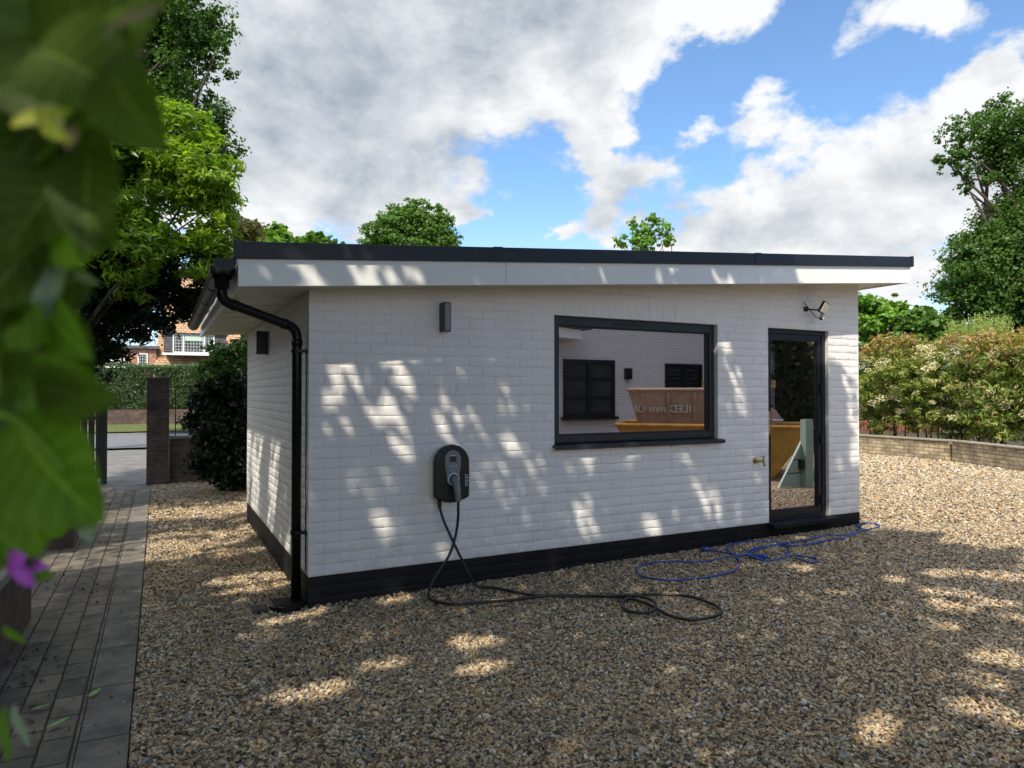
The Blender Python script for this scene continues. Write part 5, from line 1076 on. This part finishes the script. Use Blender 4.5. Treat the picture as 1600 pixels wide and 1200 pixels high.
LV = [  # centre, length, width, angle, depth, material, tilt
    ((60, 60), 330, 230, 2.2, .42, pd, .3), ((150, 40), 260, 180, -1.2, .38, pd, .3), ((130, 110), 220, 170, -2.1, .36, pd, .2), ((205, 165), 190, 130, -2.5, .34, pd, .2), ((70, 130), 230, 170, -2.6, .40, pd, .3),
    ((20, 60), 200, 150, .4, .48, pd, .5), ((110, 180), 170, 120, 1.9, .44, pd, .4), ((30, 240), 220, 150, 2.9, .46, pd, .4), ((60, 320), 220, 150, 2.7, .44, pd, .3), ((135, 310), 190, 110, -2.95, .42, pd, .3), ((120, 360), 150, 120, -1.7, .43, pg, .4),
    ((158, 355), 100, 60, -2.4, .43, pd, .3), ((55, 400), 200, 130, 2.9, .50, pd, .4), ((20, 420), 180, 140, 2.6, .47, pd, .3),
    ((35, 480), 200, 120, 2.3, .52, pd, .4), ((95, 515), 170, 80, -2.2, .45, pg, .5), ((110, 545), 160, 90, -2.3, .47, pd, .5), ((40, 540), 160, 110, -2.0, .50, pd, .4), ((80, 600), 240, 95, -1.55, .40, pg, .5), ((110, 615), 180, 95, -1.7, .38, pd, .3), ((40, 590), 170, 90, -1.4, .42, pd, .4),
    ((78, 735), 235, 215, -2.3, .42, pg, .25), ((45, 790), 170, 140, -2.8, .44, pg, .3), ((25, 700), 170, 150, 2.4, .47, pd, .4), ((30, 850), 130, 90, -2.6, .50, pg, .4), ((140, 800), 110, 45, -2.7, .43, pp_, .7),
    ((85, 440), 95, 48, 3.1, .46, pp_, .4), ((72, 470), 90, 40, 2.9, .46, pp_, .3), ((130, 432), 95, 16, -1.95, .47, pp_, .6), ((105, 405), 50, 14, -1.6, .47, pp_, .5),
    ((60, 182), 130, 26, -1.50, .37, py_, .3), ((85, 205), 80, 26, -2.1, .37, py_, .3), ((20, 120), 60, 40, -1.2, .42, py_, .5), ((55, 500), 120, 50, -2.4, .44, pl_, .6), ((40, 530), 80, 60, -2.9, .43, pl_, .5), ((22, 330), 60, 40, -2.0, .45, pl_, .6), ((8, 20), 70, 50, .6, .6, pl_, .3), ((15, 152), 60, 26, -1.2, .4, py_, .5), ((60, 85), 50, 16, 3.0, .42, pp_, .3),
    ((205, 28), 110, 16, -1.15, .33, pt_, .1), ((195, 90), 80, 12, -1.35, .35, pt_, .1), ((110, 215), 40, 22, 3.0, .37, pt_, .2),
    ((22, 992), 60, 14, -1.9, .55, pg, .3), ((32, 1135), 75, 18, -2.5, .6, pp_, .3), ((8, 1150), 90, 16, -2.8, .6, pg, .3), ((50, 895), 60, 22, 1.2, .5, pg, .5), ((0, 560), 180, 150, 2.0, .6, pg, .4), ((25, 640), 120, 50, -1.3, .5, pp_, .6), ((10, 300), 160, 160, 1.0, .6, pd, .4), ((0, 820), 150, 120, 2.0, .55, pd, .4),
    ((110, 245), 130, 70, 2.9, .5, pd, .3), ((150, 230), 90, 60, -2.4, .48, pd, .3)]
for i, (c0, L_, W_, a_, D, m_, tl) in enumerate(LV):
    big_leaf(c0, L_, W_, a_, D, m_, FP, tl, .2+.1*math.sin(i), .22, .25*math.sin(i*2.7), i, .3 if W_ > 100 else 0)
rg = random.Random(4)
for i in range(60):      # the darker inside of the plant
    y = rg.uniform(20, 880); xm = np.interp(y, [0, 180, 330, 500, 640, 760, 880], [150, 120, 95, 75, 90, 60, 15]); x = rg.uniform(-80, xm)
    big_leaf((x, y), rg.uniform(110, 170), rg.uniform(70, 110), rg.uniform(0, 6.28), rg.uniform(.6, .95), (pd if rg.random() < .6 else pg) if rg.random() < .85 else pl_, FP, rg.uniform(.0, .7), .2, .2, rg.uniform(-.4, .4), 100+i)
st = MB()
for pts, r_ in ((((-30, 640, .42), (20, 655, .42), (60, 690, .415), (100, 735, .41)), .0022), (((-60, 300, .5), (30, 280, .47), (90, 220, .42), (140, 190, .38)), .0025), (((-60, 560, .6), (30, 480, .52), (85, 400, .46), (110, 300, .45)), .003), (((-60, 900, .6), (0, 880, .52), (30, 880, .5)), .002), (((-80, 60, .5), (40, 90, .45), (150, 60, .4), (200, 30, .36)), .0025)):
    MB().tube(spline([P(*q) for q in pts], 5), r_, 8).build('stem', pg, FP, True)
FW = empty('purple_flower', P(45, 885, .5), 'single purple bell flower hanging over the path at the left edge', 'flower')
for i, (c0, L_, W_, a_) in enumerate((((38, 868), 58, 34, -1.6), ((52, 878), 52, 30, -1.9), ((30, 890), 46, 30, 2.9), ((40, 900), 44, 24, -2.7), ((60, 862), 34, 20, -1.0), ((24, 875), 40, 26, 2.0))):
    o = big_leaf(c0, L_, W_, a_, .5-.004*i, M['purple'], FW, .3*math.sin(i*2), .5, .5, .3*math.cos(i), 200+i); o.name = 'petal'
MB().tube([P(30, 872, .5), P(10, 866, .5), P(-30, 870, .52)], [.004, .0025, .002], 8).build('flower_stem', pg, FW, True)
